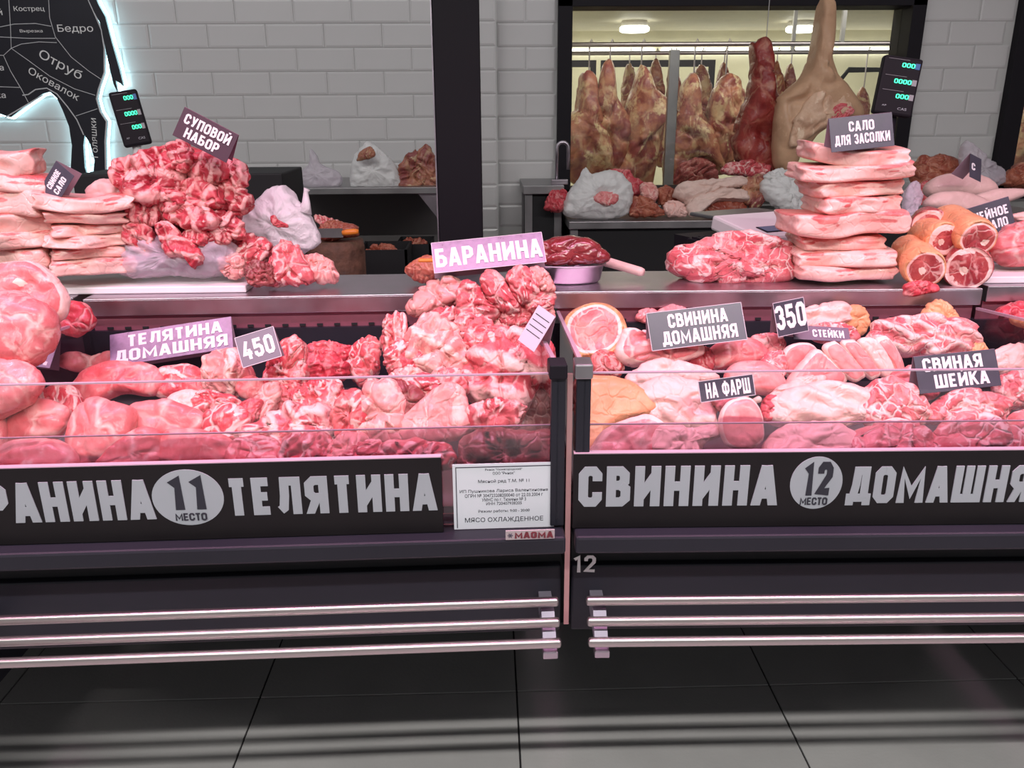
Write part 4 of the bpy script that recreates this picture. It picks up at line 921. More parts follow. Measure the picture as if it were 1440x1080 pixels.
# ================================================================ REAR TABLES
def table(label, xa, xb, Y, ztop, depth, apron=.035, lower=True, name='steel_table', legs=True):
    r_ = empty(name, ((xa + xb) / 2, Y, 0)); tag(r_, label, 'table'); hw = (xb - xa) / 2
    MB().box(-hw, hw, 0, depth, ztop - apron, ztop, bev=.003).build('table_top', steeld, r_)
    if legs:
        for sx in (-hw + .01, hw - .045):
            for sy in (.02, depth - .055): MB().box(sx, sx + .035, sy, sy + .035, 0, ztop - apron).build('leg', steeld, r_)
    if lower: MB().box(-hw + .02, hw - .02, .03, depth - .03, .25, ztop - apron).build('cabinet', blackm, r_)
    return r_
zr_t = PY(900, 311, 3.9).z; xa, xb = PY(800, 312, 3.9).x, 2.75
table('long steel work table under the hanging room window', xa, xb, 3.9, zr_t, .58)
sk_z = PY(760, 262, 4.02).z; a, b = PY(736, 262, 4.02).x, PY(800, 262, 4.02).x
si = table('small steel sink counter left of the work table', a, xa - .01, 4.05, sk_z, .43, .04, name='sink_counter')
fc = empty('faucet', (PY(790, 240, 4.1).x, 4.1, sk_z)); tag(fc, 'curved chrome faucet on the sink counter', 'faucet')
zf = PY(790, 199, 4.1).z - sk_z; s = S(790, 230, 4.1)
MB().tube([(-7 * s, 0, 0), (-7 * s, 0, zf - 9 * s)] + [(1 * s - 8 * s * math.cos(a * .26), 0, zf - 9 * s + 8 * s * math.sin(a * .26)) for a in range(1, 12)] + [(9 * s, 0, zf - 9 * s), (9 * s, 0, zf * .35)], .0085, 12).build('spout', steel, fc, True)
MB().box(-.05, .03, -.015, .015, .0, .025, bev=.004).build('tap_body', steel, fc)
zl_t = PY(500, 264, 3.85).z; xa2, xb2 = PY(372, 264, 3.85).x, PY(640, 264, 3.85).x
lt = table('steel wall table carrying white bags, left of the black column', xa2, xb2, 3.85, zl_t, .6, .03, lower=False)
MB().poly([(.0, 0), (-.1, 0), (0, -.13)], .02, .03, M=Matrix.Translation((xb2 - lt.location.x - .07, 0, zl_t - .03))).build('corner_gusset', steel, lt)
MB().box(-(xb2 - xa2) / 2 + .03, (xb2 - xa2) / 2 - .03, .55, .57, .15, zl_t - .03).build('shade_sheet', plain('shadow grey panel', (.12, .11, .11), .5), lt)  # dark sheet standing in for shade on the wall under the table
for k, (pl_, lb, kd) in enumerate((([(420, 262), (425, 240), (435, 230), (437, 210), (445, 218), (452, 232), (475, 242), (480, 258), (465, 265)], 'translucent bag with a thin twisted top on the wall table', 'clearbag'),
        ([(495, 262), (497, 225), (510, 208), (520, 200), (535, 212), (552, 228), (563, 250), (560, 264), (520, 266)], 'white bag with open top in the middle of the wall table', 'bag'))):
    meat('plastic_bag', lb, kd, pl_, 3.97, 5, th=.7, crinkle=.08, cat='bag', crease=.0, lump=.08, push=0)
meat('meat_piece', 'yellowish trotter end poking from the open white bag', 'carcass', [(502, 226), (506, 214), (520, 206), (528, 218), (515, 224)], 3.84, 5, th=.7)
for pl_, lb in (([(563, 262), (560, 240), (570, 222), (585, 212), (590, 235), (600, 262)], 'left red and tan carcass quarter beside the column'), ([(585, 258), (583, 222), (600, 204), (610, 215), (615, 240), (614, 264)], 'right tan carcass quarter beside the column')):
    meat('carcass_quarter', lb, 'carcass', pl_, 3.97, 6, th=.6, lump=.2, crease=.2, group='carcass quarters on the wall table')
for k, (a, b, c, lb) in enumerate(((512, 562, 352, 'black crate with scraps under the wall table, left one'), (556, 606, 344, 'black crate under the wall table, next to the column'))):
    A, B_ = PY(a, c, 3.5 + .3 * k), PY(b, c, 3.5 + .3 * k); w_ = (B_.x - A.x) / 2 + .03 * (k == 0)
    r_ = empty('crate', ((A.x + B_.x) / 2, 3.5 + .3 * k, 0)); tag(r_, lb, 'crate')
    m_ = MB().box(-w_, w_, 0, .01, A.z - .3, A.z).box(-w_, w_, .24, .25, A.z - .3, A.z).box(-w_, -w_ + .01, 0, .25, A.z - .3, A.z).box(w_ - .01, w_, 0, .25, A.z - .3, A.z).box(-w_, w_, 0, .25, A.z - .31, A.z - .3)
    m_.build('crate_shell', blackm, r_); MB().box(-w_ + .02, w_ - .02, .02, .23, 0, A.z - .31).build('crate_stand', blackm, r_)
    meat('meat_scrap', ['reddish scraps heaped in the left black crate', 'scraps in the black crate next to the column'][k], 'brown', [(a, c), (a + 12, c - 6), (b - 20, c - 8), (b - 5, c - 2), (b - 5, c + 8), (a + 5, c + 8)], 3.6 + .3 * k, 40, th=.5, lump=.3, crease=.25)
# on the long work table
meat('plastic_bag', 'white bag with an open mouth showing pink meat on the work table', 'bag', [(793, 300), (798, 275), (812, 255), (822, 236), (832, 246), (860, 240), (882, 252), (888, 275), (884, 298), (855, 308), (815, 306)], 4.0, 14, th=.62, crinkle=.09, cat='bag', crease=.0, lump=.08, push=.1)
meat('mince_portion', 'pink mince portion in the mouth of the open white bag', 'pork', ell(852, 279, 19, 9, 0), 3.92, 25, th=.5)
for pl_, kd, Y, lb in (([(766, 290), (775, 272), (795, 268), (800, 285), (790, 296), (770, 296)], 'red', 4.02, 'dark red trimming left of the open white bag'),
    ([(855, 245), (880, 240), (905, 262), (905, 275), (885, 275)], 'red', 4.2, 'red trimmed meat behind the open white bag'),
    ([(888, 280), (905, 278), (925, 290), (932, 302), (900, 305), (886, 300)], 'brown', 4.0, 'browned cut right of the open white bag'),
    ([(900, 262), (915, 258), (925, 270), (920, 285), (905, 280)], 'lambfat', 4.1, 'small fatty offcut on the work table'),
    ([(922, 268), (940, 264), (955, 275), (950, 288), (930, 290)], 'brown', 4.12, 'red brown offcut left of the folded white skins'),
    ([(932, 290), (945, 284), (962, 290), (966, 302), (940, 304)], 'fat', 3.98, 'white knobbly fat pieces on the work table edge'),
    ([(946, 272), (958, 260), (985, 256), (1040, 250), (1048, 262), (1000, 272), (975, 290), (958, 280)], 'hide', 4.02, 'upper folded white skin on the work table'),
    ([(965, 290), (985, 275), (1020, 266), (1045, 268), (1050, 282), (1010, 282), (985, 300), (972, 304)], 'hide', 3.97, 'lower folded white skin on the work table'),
    ([(990, 296), (1010, 284), (1040, 284), (1052, 298), (1045, 304), (1000, 304)], 'brown', 4.0, 'dark meat tucked under the folded white skins'),
    ([(1042, 262), (1052, 250), (1070, 248), (1075, 270), (1072, 288), (1058, 294), (1046, 282)], 'carcass', 4.02, 'yellowish fatty joint right of the folded skins'),
    ([(1025, 232), (1060, 228), (1085, 236), (1080, 246), (1045, 248), (1020, 244)], 'lamb', 4.25, 'pink trimmings behind the folded skins'),
    ([(1050, 240), (1070, 210), (1078, 228), (1060, 250)], 'lamb', 4.3, 'pointed pink trimming leaning below the hanging beef'),
    ([(1072, 252), (1090, 240), (1112, 242), (1132, 250), (1130, 258), (1095, 262)], 'bag', 4.1, 'grey white folded sheet on the work table'),
    ([(1068, 262), (1085, 252), (1130, 258), (1140, 285), (1120, 300), (1085, 288)], 'bag', 3.98, 'grey plastic parcel with a red mark behind the scale'),
    ([(1100, 236), (1115, 230), (1135, 236), (1138, 248), (1115, 250)], 'red', 4.25, 'dark meat piece below the hanging pork leg'),
    ([(1282, 242), (1300, 222), (1340, 224), (1348, 240), (1320, 262), (1290, 268)], 'brown', 4.1, 'brown streaked belly pieces behind the piglets'),
    ([(1290, 262), (1315, 258), (1320, 285), (1300, 300), (1286, 290)], 'red', 3.95, 'dark red cut between fat stack and piglets'),
    ([(1400, 258), (1420, 236), (1440, 232), (1470, 235), (1470, 262)], 'brown', 4.1, 'dark brown cuts at the right end of the work table'),
    ([(1275, 268), (1288, 256), (1292, 285), (1280, 310), (1272, 300)], 'clearbag', 2.6, 'crumpled clear wrap right of the tall fat stack')):
    meat({'bag': 'plastic_parcel', 'clearbag': 'plastic_wrap', 'hide': 'folded_skin'}.get(kd, 'meat_cut'), lb, kd, pl_, Y, 25, th=.6, lump=.16, crease=.16 if kd != 'hide' else .06, crinkle=.08 if 'bag' in kd else (.06 if kd == 'hide' else 0), cat='parcel' if 'bag' in kd else 'meat', push=0)
meat('plastic_bag', 'tall thin translucent bag behind the piglets by the second window', 'clearbag', [(1355, 260), (1352, 220), (1358, 200), (1375, 212), (1395, 230), (1412, 245), (1400, 262)], 3.98, 5, th=.5, crinkle=.15, cat='bag', crease=.0, push=0)
# ================================================================ HANGING MEAT
HC = [([(800, 250), (797, 190), (808, 165), (815, 150), (818, 110), (828, 103), (836, 112), (838, 150), (846, 180), (852, 215), (855, 245), (830, 255)], 5.35, 'leftmost tan lamb carcass, broad at the window edge'),
 ([(845, 240), (845, 160), (842, 145), (850, 95), (858, 85), (864, 100), (868, 140), (882, 165), (884, 185), (872, 240)], 5.5, 'second lamb carcass from the left, pale flank'),
 ([(872, 250), (885, 195), (888, 150), (896, 110), (902, 92), (910, 100), (918, 130), (935, 150), (938, 160), (922, 170), (918, 210), (910, 262), (890, 262)], 5.3, 'third lamb carcass from the left with a flank flap to the right'),
 ([(942, 262), (945, 205), (955, 160), (960, 120), (975, 105), (984, 125), (985, 160), (1000, 195), (1008, 240), (995, 225), (965, 235), (960, 262)], 5.2, 'middle lamb carcass with an open dark belly'),
 ([(968, 190), (975, 130), (978, 100), (986, 90), (996, 110), (998, 150), (1002, 175), (990, 185)], 5.75, 'pale narrow carcass behind the middle lamb carcass'),
 ([(1000, 235), (1000, 170), (1005, 125), (1020, 105), (1040, 115), (1040, 160), (1032, 200), (1020, 240)], 5.4, 'right lamb carcass tied with white string'),
 ([(875, 170), (878, 110), (885, 88), (893, 110), (893, 140), (885, 170)], 6.3, 'dark reddish carcass seen between the second and third'),
 ([(912, 150), (915, 100), (922, 82), (930, 100), (932, 145), (922, 150)], 6.3, 'slim red carcass left of the grey post'),
 ([(940, 150), (940, 100), (948, 88), (955, 105), (955, 160), (945, 165)], 6.2, 'slim dark carcass right of the grey post'),
 ([(925, 230), (926, 160), (938, 150), (948, 165), (945, 230)], 6.1, 'brown carcass hanging low behind the grey post'),
 ([(1010, 130), (1012, 100), (1018, 88), (1024, 105), (1022, 135)], 6.5, 'small far carcass above the right lamb carcass'),
 ([(1082, 150), (1085, 100), (1092, 85), (1098, 100), (1100, 140), (1090, 160)], 6.0, 'slim carcass between the beef and the pork leg'),
 ([(1104, 130), (1106, 100), (1112, 90), (1117, 105), (1116, 130)], 6.4, 'far small carcass just left of the pork leg'),
 ([(1205, 160), (1207, 135), (1214, 122), (1220, 140), (1218, 165)], 6.4, 'small pinkish piece on the trolley at the right'),
 ([(1414, 245), (1418, 170), (1424, 130), (1435, 110), (1450, 120), (1465, 170), (1468, 245)], 5.3, 'tan lamb carcass behind the second window')]
hookm = steel
for i, (pl_, Y, lb) in enumerate(HC):
    Y = 5.35 if Y < 5.7 else 6.2
    mx0 = sum(p[0] for p in pl_) / len(pl_); pl_ = [(mx0 + (p[0] - mx0) * (1.3 if p[1] > 125 else 1.1), p[1]) for p in pl_]
    o = meat('lamb_carcass', lb, 'carcass', pl_, Y, 0, yaw=random.Random(i).uniform(-12, 12), th=.8, lump=.14, crease=.08, cs=2.2, push=0, box=.7, cat='carcass', group='carcasses hanging in the cold room', n=84, m=28)
    top = min(pl_, key=lambda p: p[1]); tp = PY(top[0], top[1] + 4, Y)
    MB().tube([tp - o.location + Vector((.0, 0, -.03)), tp - o.location + Vector((0, -.005, .02)), Vector((tp.x, Y, rz + .0)) - o.location, Vector((tp.x + .012, Y, rz + .03)) - o.location, Vector((tp.x + .02, Y, rz + .012)) - o.location], .0045, 6).build('hook', hookm, o, True)
mid_ = [o for o in col.objects if o.get('label') == HC[3][2]][0]
q = meat('belly_shade_patch', 'dark red patch painted as the shaded belly hollow', 'dark', [(950, 262), (950, 240), (960, 228), (985, 224), (1004, 232), (1012, 250), (1004, 262)], 5.22, 0, th=.3, parent=mid_); q.location -= mid_.location  # solid dark red piece, its colour imitates shade inside the hollow
b = meat('beef_quarter', 'dark red beef quarter hanging by a thin wire', 'carcassr', [(1034, 185), (1050, 140), (1056, 95), (1057, 68), (1066, 56), (1080, 58), (1085, 80), (1084, 130), (1096, 160), (1102, 215), (1088, 242), (1052, 240), (1034, 215)], 4.35, 0, th=.7, lump=.16, crease=.12, cs=2, push=0, cat='carcass', n=100, m=32)
wp = PY(1077, 62, 4.35); MB().tube([wp - b.location, Vector((wp.x, 4.35, 3.2)) - b.location], .0022, 6).build('hanging_wire', steeld, b)
pg = meat('hanging_pork', 'large pale pork leg hanging in front of the window, hoof up', 'pigskin', [(1092, 235), (1090, 150), (1100, 132), (1130, 105), (1143, 60), (1150, 15), (1158, -8), (1170, 0), (1172, 30), (1166, 70), (1170, 105), (1188, 120), (1205, 145), (1205, 165), (1180, 172), (1150, 185), (1125, 215), (1110, 240)], 4.2, 0, th=.6, lump=.1, crease=.06, cs=2, push=0, cat='carcass', n=120, m=34)
top = PY(1163, -4, 4.2); MB().tube([top - pg.location, Vector((top.x, 4.2, 3.2)) - pg.location], .006, 8).build('hook', steel, pg, True)
meat('inner_leg', None, 'fat', [(1112, 185), (1128, 150), (1150, 125), (1175, 122), (1200, 145), (1200, 160), (1165, 172), (1130, 200), (1115, 205)], 4.11, 8, th=.35, parent=pg, push=.2)
q = bpy.data.objects['inner_leg']; q.location -= pg.location; q['label'] = 'pale fatty inner side'; q.data.materials[0] = K['pigside']
meat('cut_surface', None, 'red', [(1165, 165), (1178, 148), (1192, 146), (1200, 158), (1182, 168)], 4.09, 8, th=.15, parent=pg, push=.2)
q = bpy.data.objects['cut_surface']; q.location -= pg.location; q['label'] = 'red cut surface'
# ================================================================ BULL SIGN
SY = WY - .06
bs = empty('bull_sign', PY(80, 120, SY)); tag(bs, 'black backlit bull-shaped sign with cuts of beef on the tiled wall', 'sign'); BL = bs.location
def spx(P_): return [((PY(x, y, SY) - BL).x, (PY(x, y, SY) - BL).z) for x, y in P_]
body = [(-330, 40), (-345, -20), (-300, -75), (-250, -95), (-180, -80), (60, -60), (118, -14), (130, 12), (143, 42), (147, 69), (147, 102), (139, 125), (136, 139), (141, 157), (150, 171), (148, 199), (149, 231), (148, 246), (131, 246), (133, 225), (127, 203), (119, 190), (117, 205), (119, 235), (122, 246), (99, 246), (101, 205), (97, 178), (88, 155), (80, 138), (70, 129), (60, 132), (40, 146), (15, 165), (8, 163), (0, 160), (-60, 170), (-130, 168), (-140, 246), (-168, 246), (-175, 180), (-190, 180), (-195, 246), (-220, 246), (-225, 150), (-260, 90), (-300, 75)]
tail = [(112, -20), (130, -14), (139, 7), (148, 23), (157, 58), (167, 93), (174, 121), (163, 113), (166, 131), (160, 118), (152, 85), (147, 60), (141, 32), (128, 8)]
def plate(P_, name, y0, y1, m): return MB().poly(spx(P_), y0, y1).build(name, m, bs)
plate(body, 'sign_plate', 0, .012, signblk); plate(tail, 'tail_plate', -.004, .010, signblk)
def grow(P_, d):
    n = len(P_); out = []
    for i in range(n):
        a, b, c = Vector(P_[i - 1]), Vector(P_[i]), Vector(P_[(i + 1) % n]); t = (c - a).normalized(); out.append((b.x + t.y * d, b.y - t.x * d))
    return out
led = MB()
for P_ in (body, tail):
    for a, b in zip(spx(grow(P_, 1.5)), spx(grow(P_, 1.5))[1:]): led.tube([(a[0], .026, a[1]), (b[0], .026, b[1])], .006, 6)
led.build('led_strip', ledm, bs)
rim = MB()
def line(P_, r=.0016, m=rim): q = spx(P_); m.tube([(x, -.001, z) for x, z in q], r, 6)
line([(118, -14), (130, 12), (143, 42), (147, 69), (147, 102), (139, 125), (136, 139), (141, 157), (150, 171), (148, 199), (149, 240)], .004)
line([(32, 134), (40, 133), (50, 126), (66, 124), (80, 132), (95, 150), (108, 168), (118, 190)], .003)
line([(8, 165), (40, 146), (60, 134)], .003)
for P_ in ([(12, -10), (15, 40), (16, 68), (40, 85), (70, 107), (105, 125), (134, 134)], [(68, -10), (70, 25), (78, 52), (100, 80), (125, 100), (143, 112)], [(0, 38), (20, 34), (50, 33), (72, 37)], [(0, 52), (40, 54), (78, 54)],
    [(16, 68), (30, 62), (55, 59), (80, 60)], [(16, 68), (5, 78), (15, 100), (30, 125), (40, 144)], [(0, 122), (28, 123)], [(107, 163), (137, 153)], [(-30, 76), (5, 78)]): line(P_)
rim.build('cut_lines', signrim, bs)
for s_, x, y, w_, h_, ro in (('Кострец', 41, 13, 43, 8, 0), ('Вырезка', 44, 44, 32, 5, 0), ('Бедро', 106, 41, 50, 12, 0), ('Отруб', 85, 92, 62, 16, -30), ('Оковалок', 76, 118, 74, 10, -31), ('Голяшки', 132, 194, 54, 9, 84), ('Пашина', -18, 95, 46, 8, 0), ('Грудинка', -22, 135, 60, 10, 0), ('Филей', -20, 17, 46, 9, 0)):
    p = PY(x, y, SY) - BL; sc_ = S(x, y, SY)
    textmesh('lettering', s_, signlet, bs, face_m(p.x, 0, p.z, ro), w_ * sc_, h_ * sc_, 0, .001)
# ================================================================ VEAL AND LAMB IN THE LEFT CASE
def put(name, kind, at, rows, group, **kw):
    for r_ in rows:
        P_, lb = r_[0], r_[1]; k = dict(kw); kd = kind
        if len(r_) > 2: k.update(r_[2])
        kd = k.pop('kind', kind); nm = k.pop('name', name); a_ = k.pop('at', at)
        meat(nm, lb, kd, P_, a_, group=group, **k)
put('veal_cut', 'veal', 'L', [
 ([(-40, 640), (0, 625), (45, 612), (80, 618), (104, 640), (92, 668), (-40, 674)], 'smooth veal cut at the bottom left corner of the case'),
 ([(-30, 605), (10, 585), (45, 562), (80, 566), (100, 580), (80, 612), (30, 622), (-30, 628)], 'long veal cut above the bottom left corner'),
 ([(95, 600), (118, 565), (150, 562), (186, 575), (182, 615), (150, 650), (108, 656), (92, 630)], 'big smooth veal cut with a white seam, front left'),
 ([(182, 574), (215, 562), (250, 565), (290, 585), (283, 612), (235, 615), (192, 610)], 'round veal cut right of the big smooth one'),
 ([(135, 650), (165, 620), (200, 602), (226, 608), (222, 650), (180, 662), (140, 664)], 'sinewy veal cut low at the front edge, white film'),
 ([(222, 645), (232, 606), (290, 605), (325, 620), (318, 655), (255, 660)], 'ruddy veal cut at the front, left of the bones'),
 ([(50, 582), (62, 548), (95, 540), (112, 556), (110, 585), (75, 590)], 'ragged veal end with white shreds', {'kind': 'vealcut'}),
 ([(96, 548), (118, 518), (165, 507), (215, 513), (232, 535), (215, 556), (170, 552), (130, 572), (106, 580)], 'large arched veal slice below the veal card'),
 ([(115, 512), (135, 498), (165, 494), (180, 505), (160, 518), (125, 522)], 'small veal end under the left end of the veal card', {'at': 1.95}),
 ([(205, 535), (225, 516), (262, 512), (292, 524), (292, 552), (250, 560), (220, 556)], 'minced looking veal cut right of the arched slice', {'kind': 'vealcut'}),
 ([(232, 562), (250, 550), (275, 548), (292, 562), (290, 576), (262, 582), (240, 576)], 'white glossy joint end in the veal', {'kind': 'fat'}),
 ([(330, 545), (340, 532), (360, 530), (374, 545), (366, 562), (342, 560)], 'orange pink cube of veal below the price 450 card'),
 ([(290, 580), (325, 566), (352, 582), (345, 612), (310, 625), (286, 608)], 'red veal knuckle in the middle of the front row', {'kind': 'vealcut'}),
 ([(318, 655), (326, 622), (355, 612), (392, 620), (400, 655), (360, 664)], 'shredded veal trimming at the front edge, left of the ribs', {'kind': 'vealcut'}),
 ([(-60, 590), (-20, 575), (5, 590), (-5, 640), (-60, 640)], 'veal cut at the outer left end of the case'),
], 'veal cuts in the left case', th=.55, lump=.09, crease=.05, cs=1.6, tilt=34)
put('veal_bone_piece', 'vealcut', 'L', [
 ([(288, 508), (296, 496), (325, 492), (348, 506), (350, 550), (318, 556), (288, 545)], 'upright bone chunk left of the price 450 card', {'kind': 'lambfat', 'at': 1.72, 'tilt': 12, 'rib': (5, 0, .06)}),
 ([(368, 548), (372, 515), (395, 482), (412, 476), (428, 490), (430, 530), (424, 556), (395, 562)], 'tall bone chunk right of the price 450 card', {'at': 1.72, 'tilt': 14}),
 ([(424, 512), (440, 492), (470, 496), (488, 512), (482, 530), (455, 538), (430, 532)], 'bright red rolled trimming at the back of the veal', {'kind': 'red'}),
 ([(430, 490), (448, 478), (478, 485), (500, 490), (492, 508), (455, 505)], 'red trimming row at the back, behind the roll', {'kind': 'red', 'at': 1.88}),
 ([(488, 500), (500, 482), (520, 471), (534, 482), (532, 520), (508, 540), (490, 525)], 'peaked red trimming left of the lamb heap', {'kind': 'vealcut', 'at': 1.84}),
 ([(344, 600), (355, 565), (370, 542), (388, 538), (394, 556), (372, 590), (355, 606)], 'long pale bone standing slanted in the veal', {'kind': 'lambfat'}),
 ([(380, 560), (384, 543), (398, 540), (408, 556), (402, 578), (385, 576)], 'orange red muscle beside the long pale bone', {'kind': 'veal'}),
 ([(340, 612), (372, 585), (410, 566), (450, 570), (474, 592), (470, 632), (430, 622), (385, 640), (350, 636)], 'striped veal rib piece in front of the long bone', {'kind': 'lamb', 'rib': (9, 20, .08)}),
 ([(415, 560), (425, 540), (455, 532), (480, 542), (486, 570), (460, 590), (425, 585)], 'wet pink trimming behind the striped rib piece'),
 ([(388, 660), (400, 622), (440, 605), (470, 622), (462, 655), (425, 664)], 'loose trimmings at the front edge below the ribs', {'kind': 'lamb'}),
 ([(325, 600), (332, 575), (352, 560), (368, 566), (350, 600)], 'small red knuckle tucked left of the long bone', {'kind': 'red'}),
 ([(270, 560), (285, 550), (330, 556), (335, 572), (300, 580), (275, 578)], 'flat red trimming below the upright bone chunk'),
 ([(375, 540), (400, 530), (428, 545), (425, 570), (400, 572)], 'small streaked bone end in the middle of the veal', {'kind': 'lamb'}),
 ([(455, 640), (475, 612), (510, 608), (520, 640), (495, 662), (460, 662)], 'purplish fatty strip at the front beside the lamb', {'kind': 'lambfat'}),
], 'veal bones and trimmings in the left case', th=.6, lump=.16, crease=.16, cs=3.2, tilt=34)
put('lamb_cut', 'lamb', 'B', [
 ([(466, 575), (480, 555), (500, 546), (515, 575), (512, 615), (490, 625), (470, 608)], 'pink lamb leg end, leftmost in the lamb', {'kind': 'vealcut'}),
 ([(496, 610), (505, 565), (515, 538), (545, 530), (565, 550), (568, 590), (560, 622), (535, 630)], 'big fat covered lamb shoulder with its cut bone end', {'kind': 'lambfat'}),
 ([(530, 545), (545, 528), (575, 540), (602, 562), (604, 590), (580, 604), (556, 585)], 'dark lamb shank end with a bone ring', {'kind': 'dark', 'bonespot': (-.3, .4, .14)}),
 ([(530, 600), (560, 585), (590, 560), (620, 540), (648, 545), (660, 575), (668, 600), (640, 620), (600, 625), (556, 622)], 'broad yellowish sheet of lamb fat at the front', {'kind': 'lambfat', 'th': .35, 'crease': .04}),
 ([(528, 648), (545, 625), (580, 618), (620, 622), (640, 642), (625, 662), (560, 664)], 'lamb piece with a white fat oval at the front edge', {'kind': 'lamb'}),
 ([(470, 655), (500, 625), (530, 620), (540, 645), (520, 664)], 'purplish lamb strip at the front edge', {'kind': 'lamb'}),
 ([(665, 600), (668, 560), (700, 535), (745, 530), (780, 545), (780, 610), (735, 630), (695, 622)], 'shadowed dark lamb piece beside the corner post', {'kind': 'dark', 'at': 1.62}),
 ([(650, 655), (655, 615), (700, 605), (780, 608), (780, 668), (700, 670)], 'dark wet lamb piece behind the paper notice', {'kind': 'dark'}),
 ([(558, 505), (575, 465), (600, 442), (635, 450), (652, 485), (662, 525), (640, 545), (605, 528), (575, 515)], 'fat streaked lamb ribcage half in the middle of the heap', {'kind': 'lambfat', 'rib': (9, 60, .05)}),
 ([(540, 515), (545, 490), (565, 478), (588, 486), (596, 506), (580, 522), (555, 526)], 'round rolled lamb neck slice at the heap\'s left foot'),
 ([(537, 500), (538, 455), (550, 440), (568, 442), (575, 470), (560, 500), (548, 508)], 'rib tips at the far left of the lamb heap', {'kind': 'lamb', 'rib': (14, 0, .12)}),
 ([(572, 440), (580, 415), (600, 398), (630, 390), (662, 400), (664, 420), (625, 432), (595, 445)], 'curled lamb flap with a white fat knob below the card', {'kind': 'lambfat', 'at': 1.87}),
 ([(585, 458), (605, 438), (650, 432), (672, 445), (665, 470), (630, 478), (600, 472)], 'long pink lamb neck lying across the heap', {'at': 1.8}),
 ([(636, 470), (645, 445), (665, 440), (690, 452), (695, 478), (668, 492), (645, 488)], 'ragged lamb scrap in the centre of the heap'),
 ([(655, 480), (665, 462), (700, 458), (725, 470), (728, 500), (700, 515), (668, 505)], 'folded lamb breast at the centre right of the heap'),
 ([(648, 535), (660, 500), (690, 470), (735, 458), (758, 478), (765, 515), (752, 555), (728, 585), (690, 578), (660, 565)], 'largest lamb ribcage, facing the front with a dark hollow', {'rib': (8, 70, .07), 'at': 1.6, 'th': .5}),
 ([(655, 590), (668, 566), (705, 560), (738, 572), (730, 600), (695, 608), (665, 604)], 'knobbly lamb neck end under the largest ribcage'),
 ([(598, 545), (615, 520), (645, 520), (660, 545), (640, 570), (610, 565)], 'pink lamb scrap left of the largest ribcage'),
 ([(560, 560), (570, 535), (600, 525), (625, 545), (610, 570), (580, 575)], 'rosy lamb flap above the dark shank end'),
 ([(545, 540), (555, 520), (590, 518), (595, 535), (570, 550)], 'thin lamb strip under the rolled neck slice', {'kind': 'lambfat'}),
 ([(692, 445), (720, 435), (748, 448), (756, 470), (728, 472), (700, 465)], 'smooth lamb cut behind the largest ribcage', {'at': 1.8}),
 ([(755, 520), (768, 480), (780, 490), (782, 540), (765, 550)], 'narrow red lamb scrap against the glass side', {'kind': 'red', 'at': 1.66}),
], 'lamb cuts heaped in the left case', th=.6, lump=.15, crease=.15, cs=2.8, tilt=26)
put('lamb_rib_piece', 'lamb', 1.8, [
 ([(640, 455), (645, 405), (655, 392), (668, 398), (690, 425), (705, 438), (690, 455), (665, 462)], 'short lamb rib piece, leftmost of the row below the card'),
 ([(676, 400), (680, 382), (700, 382), (728, 422), (732, 434), (712, 442), (695, 432)], 'second lamb rib piece below the card, with a pale bone face'),
 ([(712, 390), (725, 374), (748, 380), (760, 400), (752, 420), (735, 428), (722, 414)], 'third lamb rib piece below the card, lilac tinted'),
 ([(745, 378), (762, 376), (778, 396), (779, 408), (762, 408)], 'small pointed lamb rib piece at the card\'s right corner', {'kind': 'lambfat'}),
 ([(738, 425), (748, 405), (772, 402), (782, 420), (770, 440), (748, 442)], 'orange tinted lamb scrap at the right of the rib row'),
 ([(745, 462), (752, 440), (774, 425), (780, 448), (772, 470), (758, 475)], 'pale lamb scrap behind the small side-facing card', {'kind': 'lambfat'}),
 ([(700, 450), (712, 432), (740, 430), (752, 445), (735, 462), (712, 462)], 'pink lamb scrap under the third rib piece'),
], 'lamb rib pieces below the lamb card', th=.75, lump=.12, crease=.12, cs=3, tilt=18)
# core that carries the lamb heap
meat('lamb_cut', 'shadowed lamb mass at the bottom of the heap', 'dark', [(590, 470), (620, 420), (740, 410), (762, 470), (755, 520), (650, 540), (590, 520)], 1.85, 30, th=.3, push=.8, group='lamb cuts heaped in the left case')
# neighbour case: big legs
nl = 'veal_joint'
meat(nl, 'big veal leg with a bone ring at the upper left edge', 'pork', [(-40, 385), (0, 370), (45, 370), (75, 385), (95, 415), (90, 445), (60, 455), (10, 440), (-40, 430)], 1.72, 18, th=.6, rim=.1, push=.1, crease=.05, cs=1.6, bonespot=(.25, .2, .12), group='veal legs in the neighbouring case')
meat(nl, 'heavy veal leg below the ringed one at the left edge', 'pork', [(-50, 420), (0, 412), (40, 420), (72, 440), (80, 475), (65, 500), (30, 520), (-50, 520)], 1.62, 15, th=.6, push=.1, crease=.05, cs=1.6, group='veal legs in the neighbouring case')
meat(nl, 'small veal leg end against the neighbouring glass side', 'red', [(78, 455), (90, 428), (115, 425), (132, 445), (130, 462), (105, 475), (82, 475)], 1.9, 15, th=.6, push=.1, crease=.05, cs=1.6, group='veal legs in the neighbouring case')
meat(nl, 'lower veal mass at the left edge behind glass', 'pork', [(-60, 520), (0, 505), (50, 515), (60, 545), (20, 580), (-60, 600)], 1.55, 30, th=.5, push=.1, crease=.05, cs=1.6, group='veal legs in the neighbouring case')
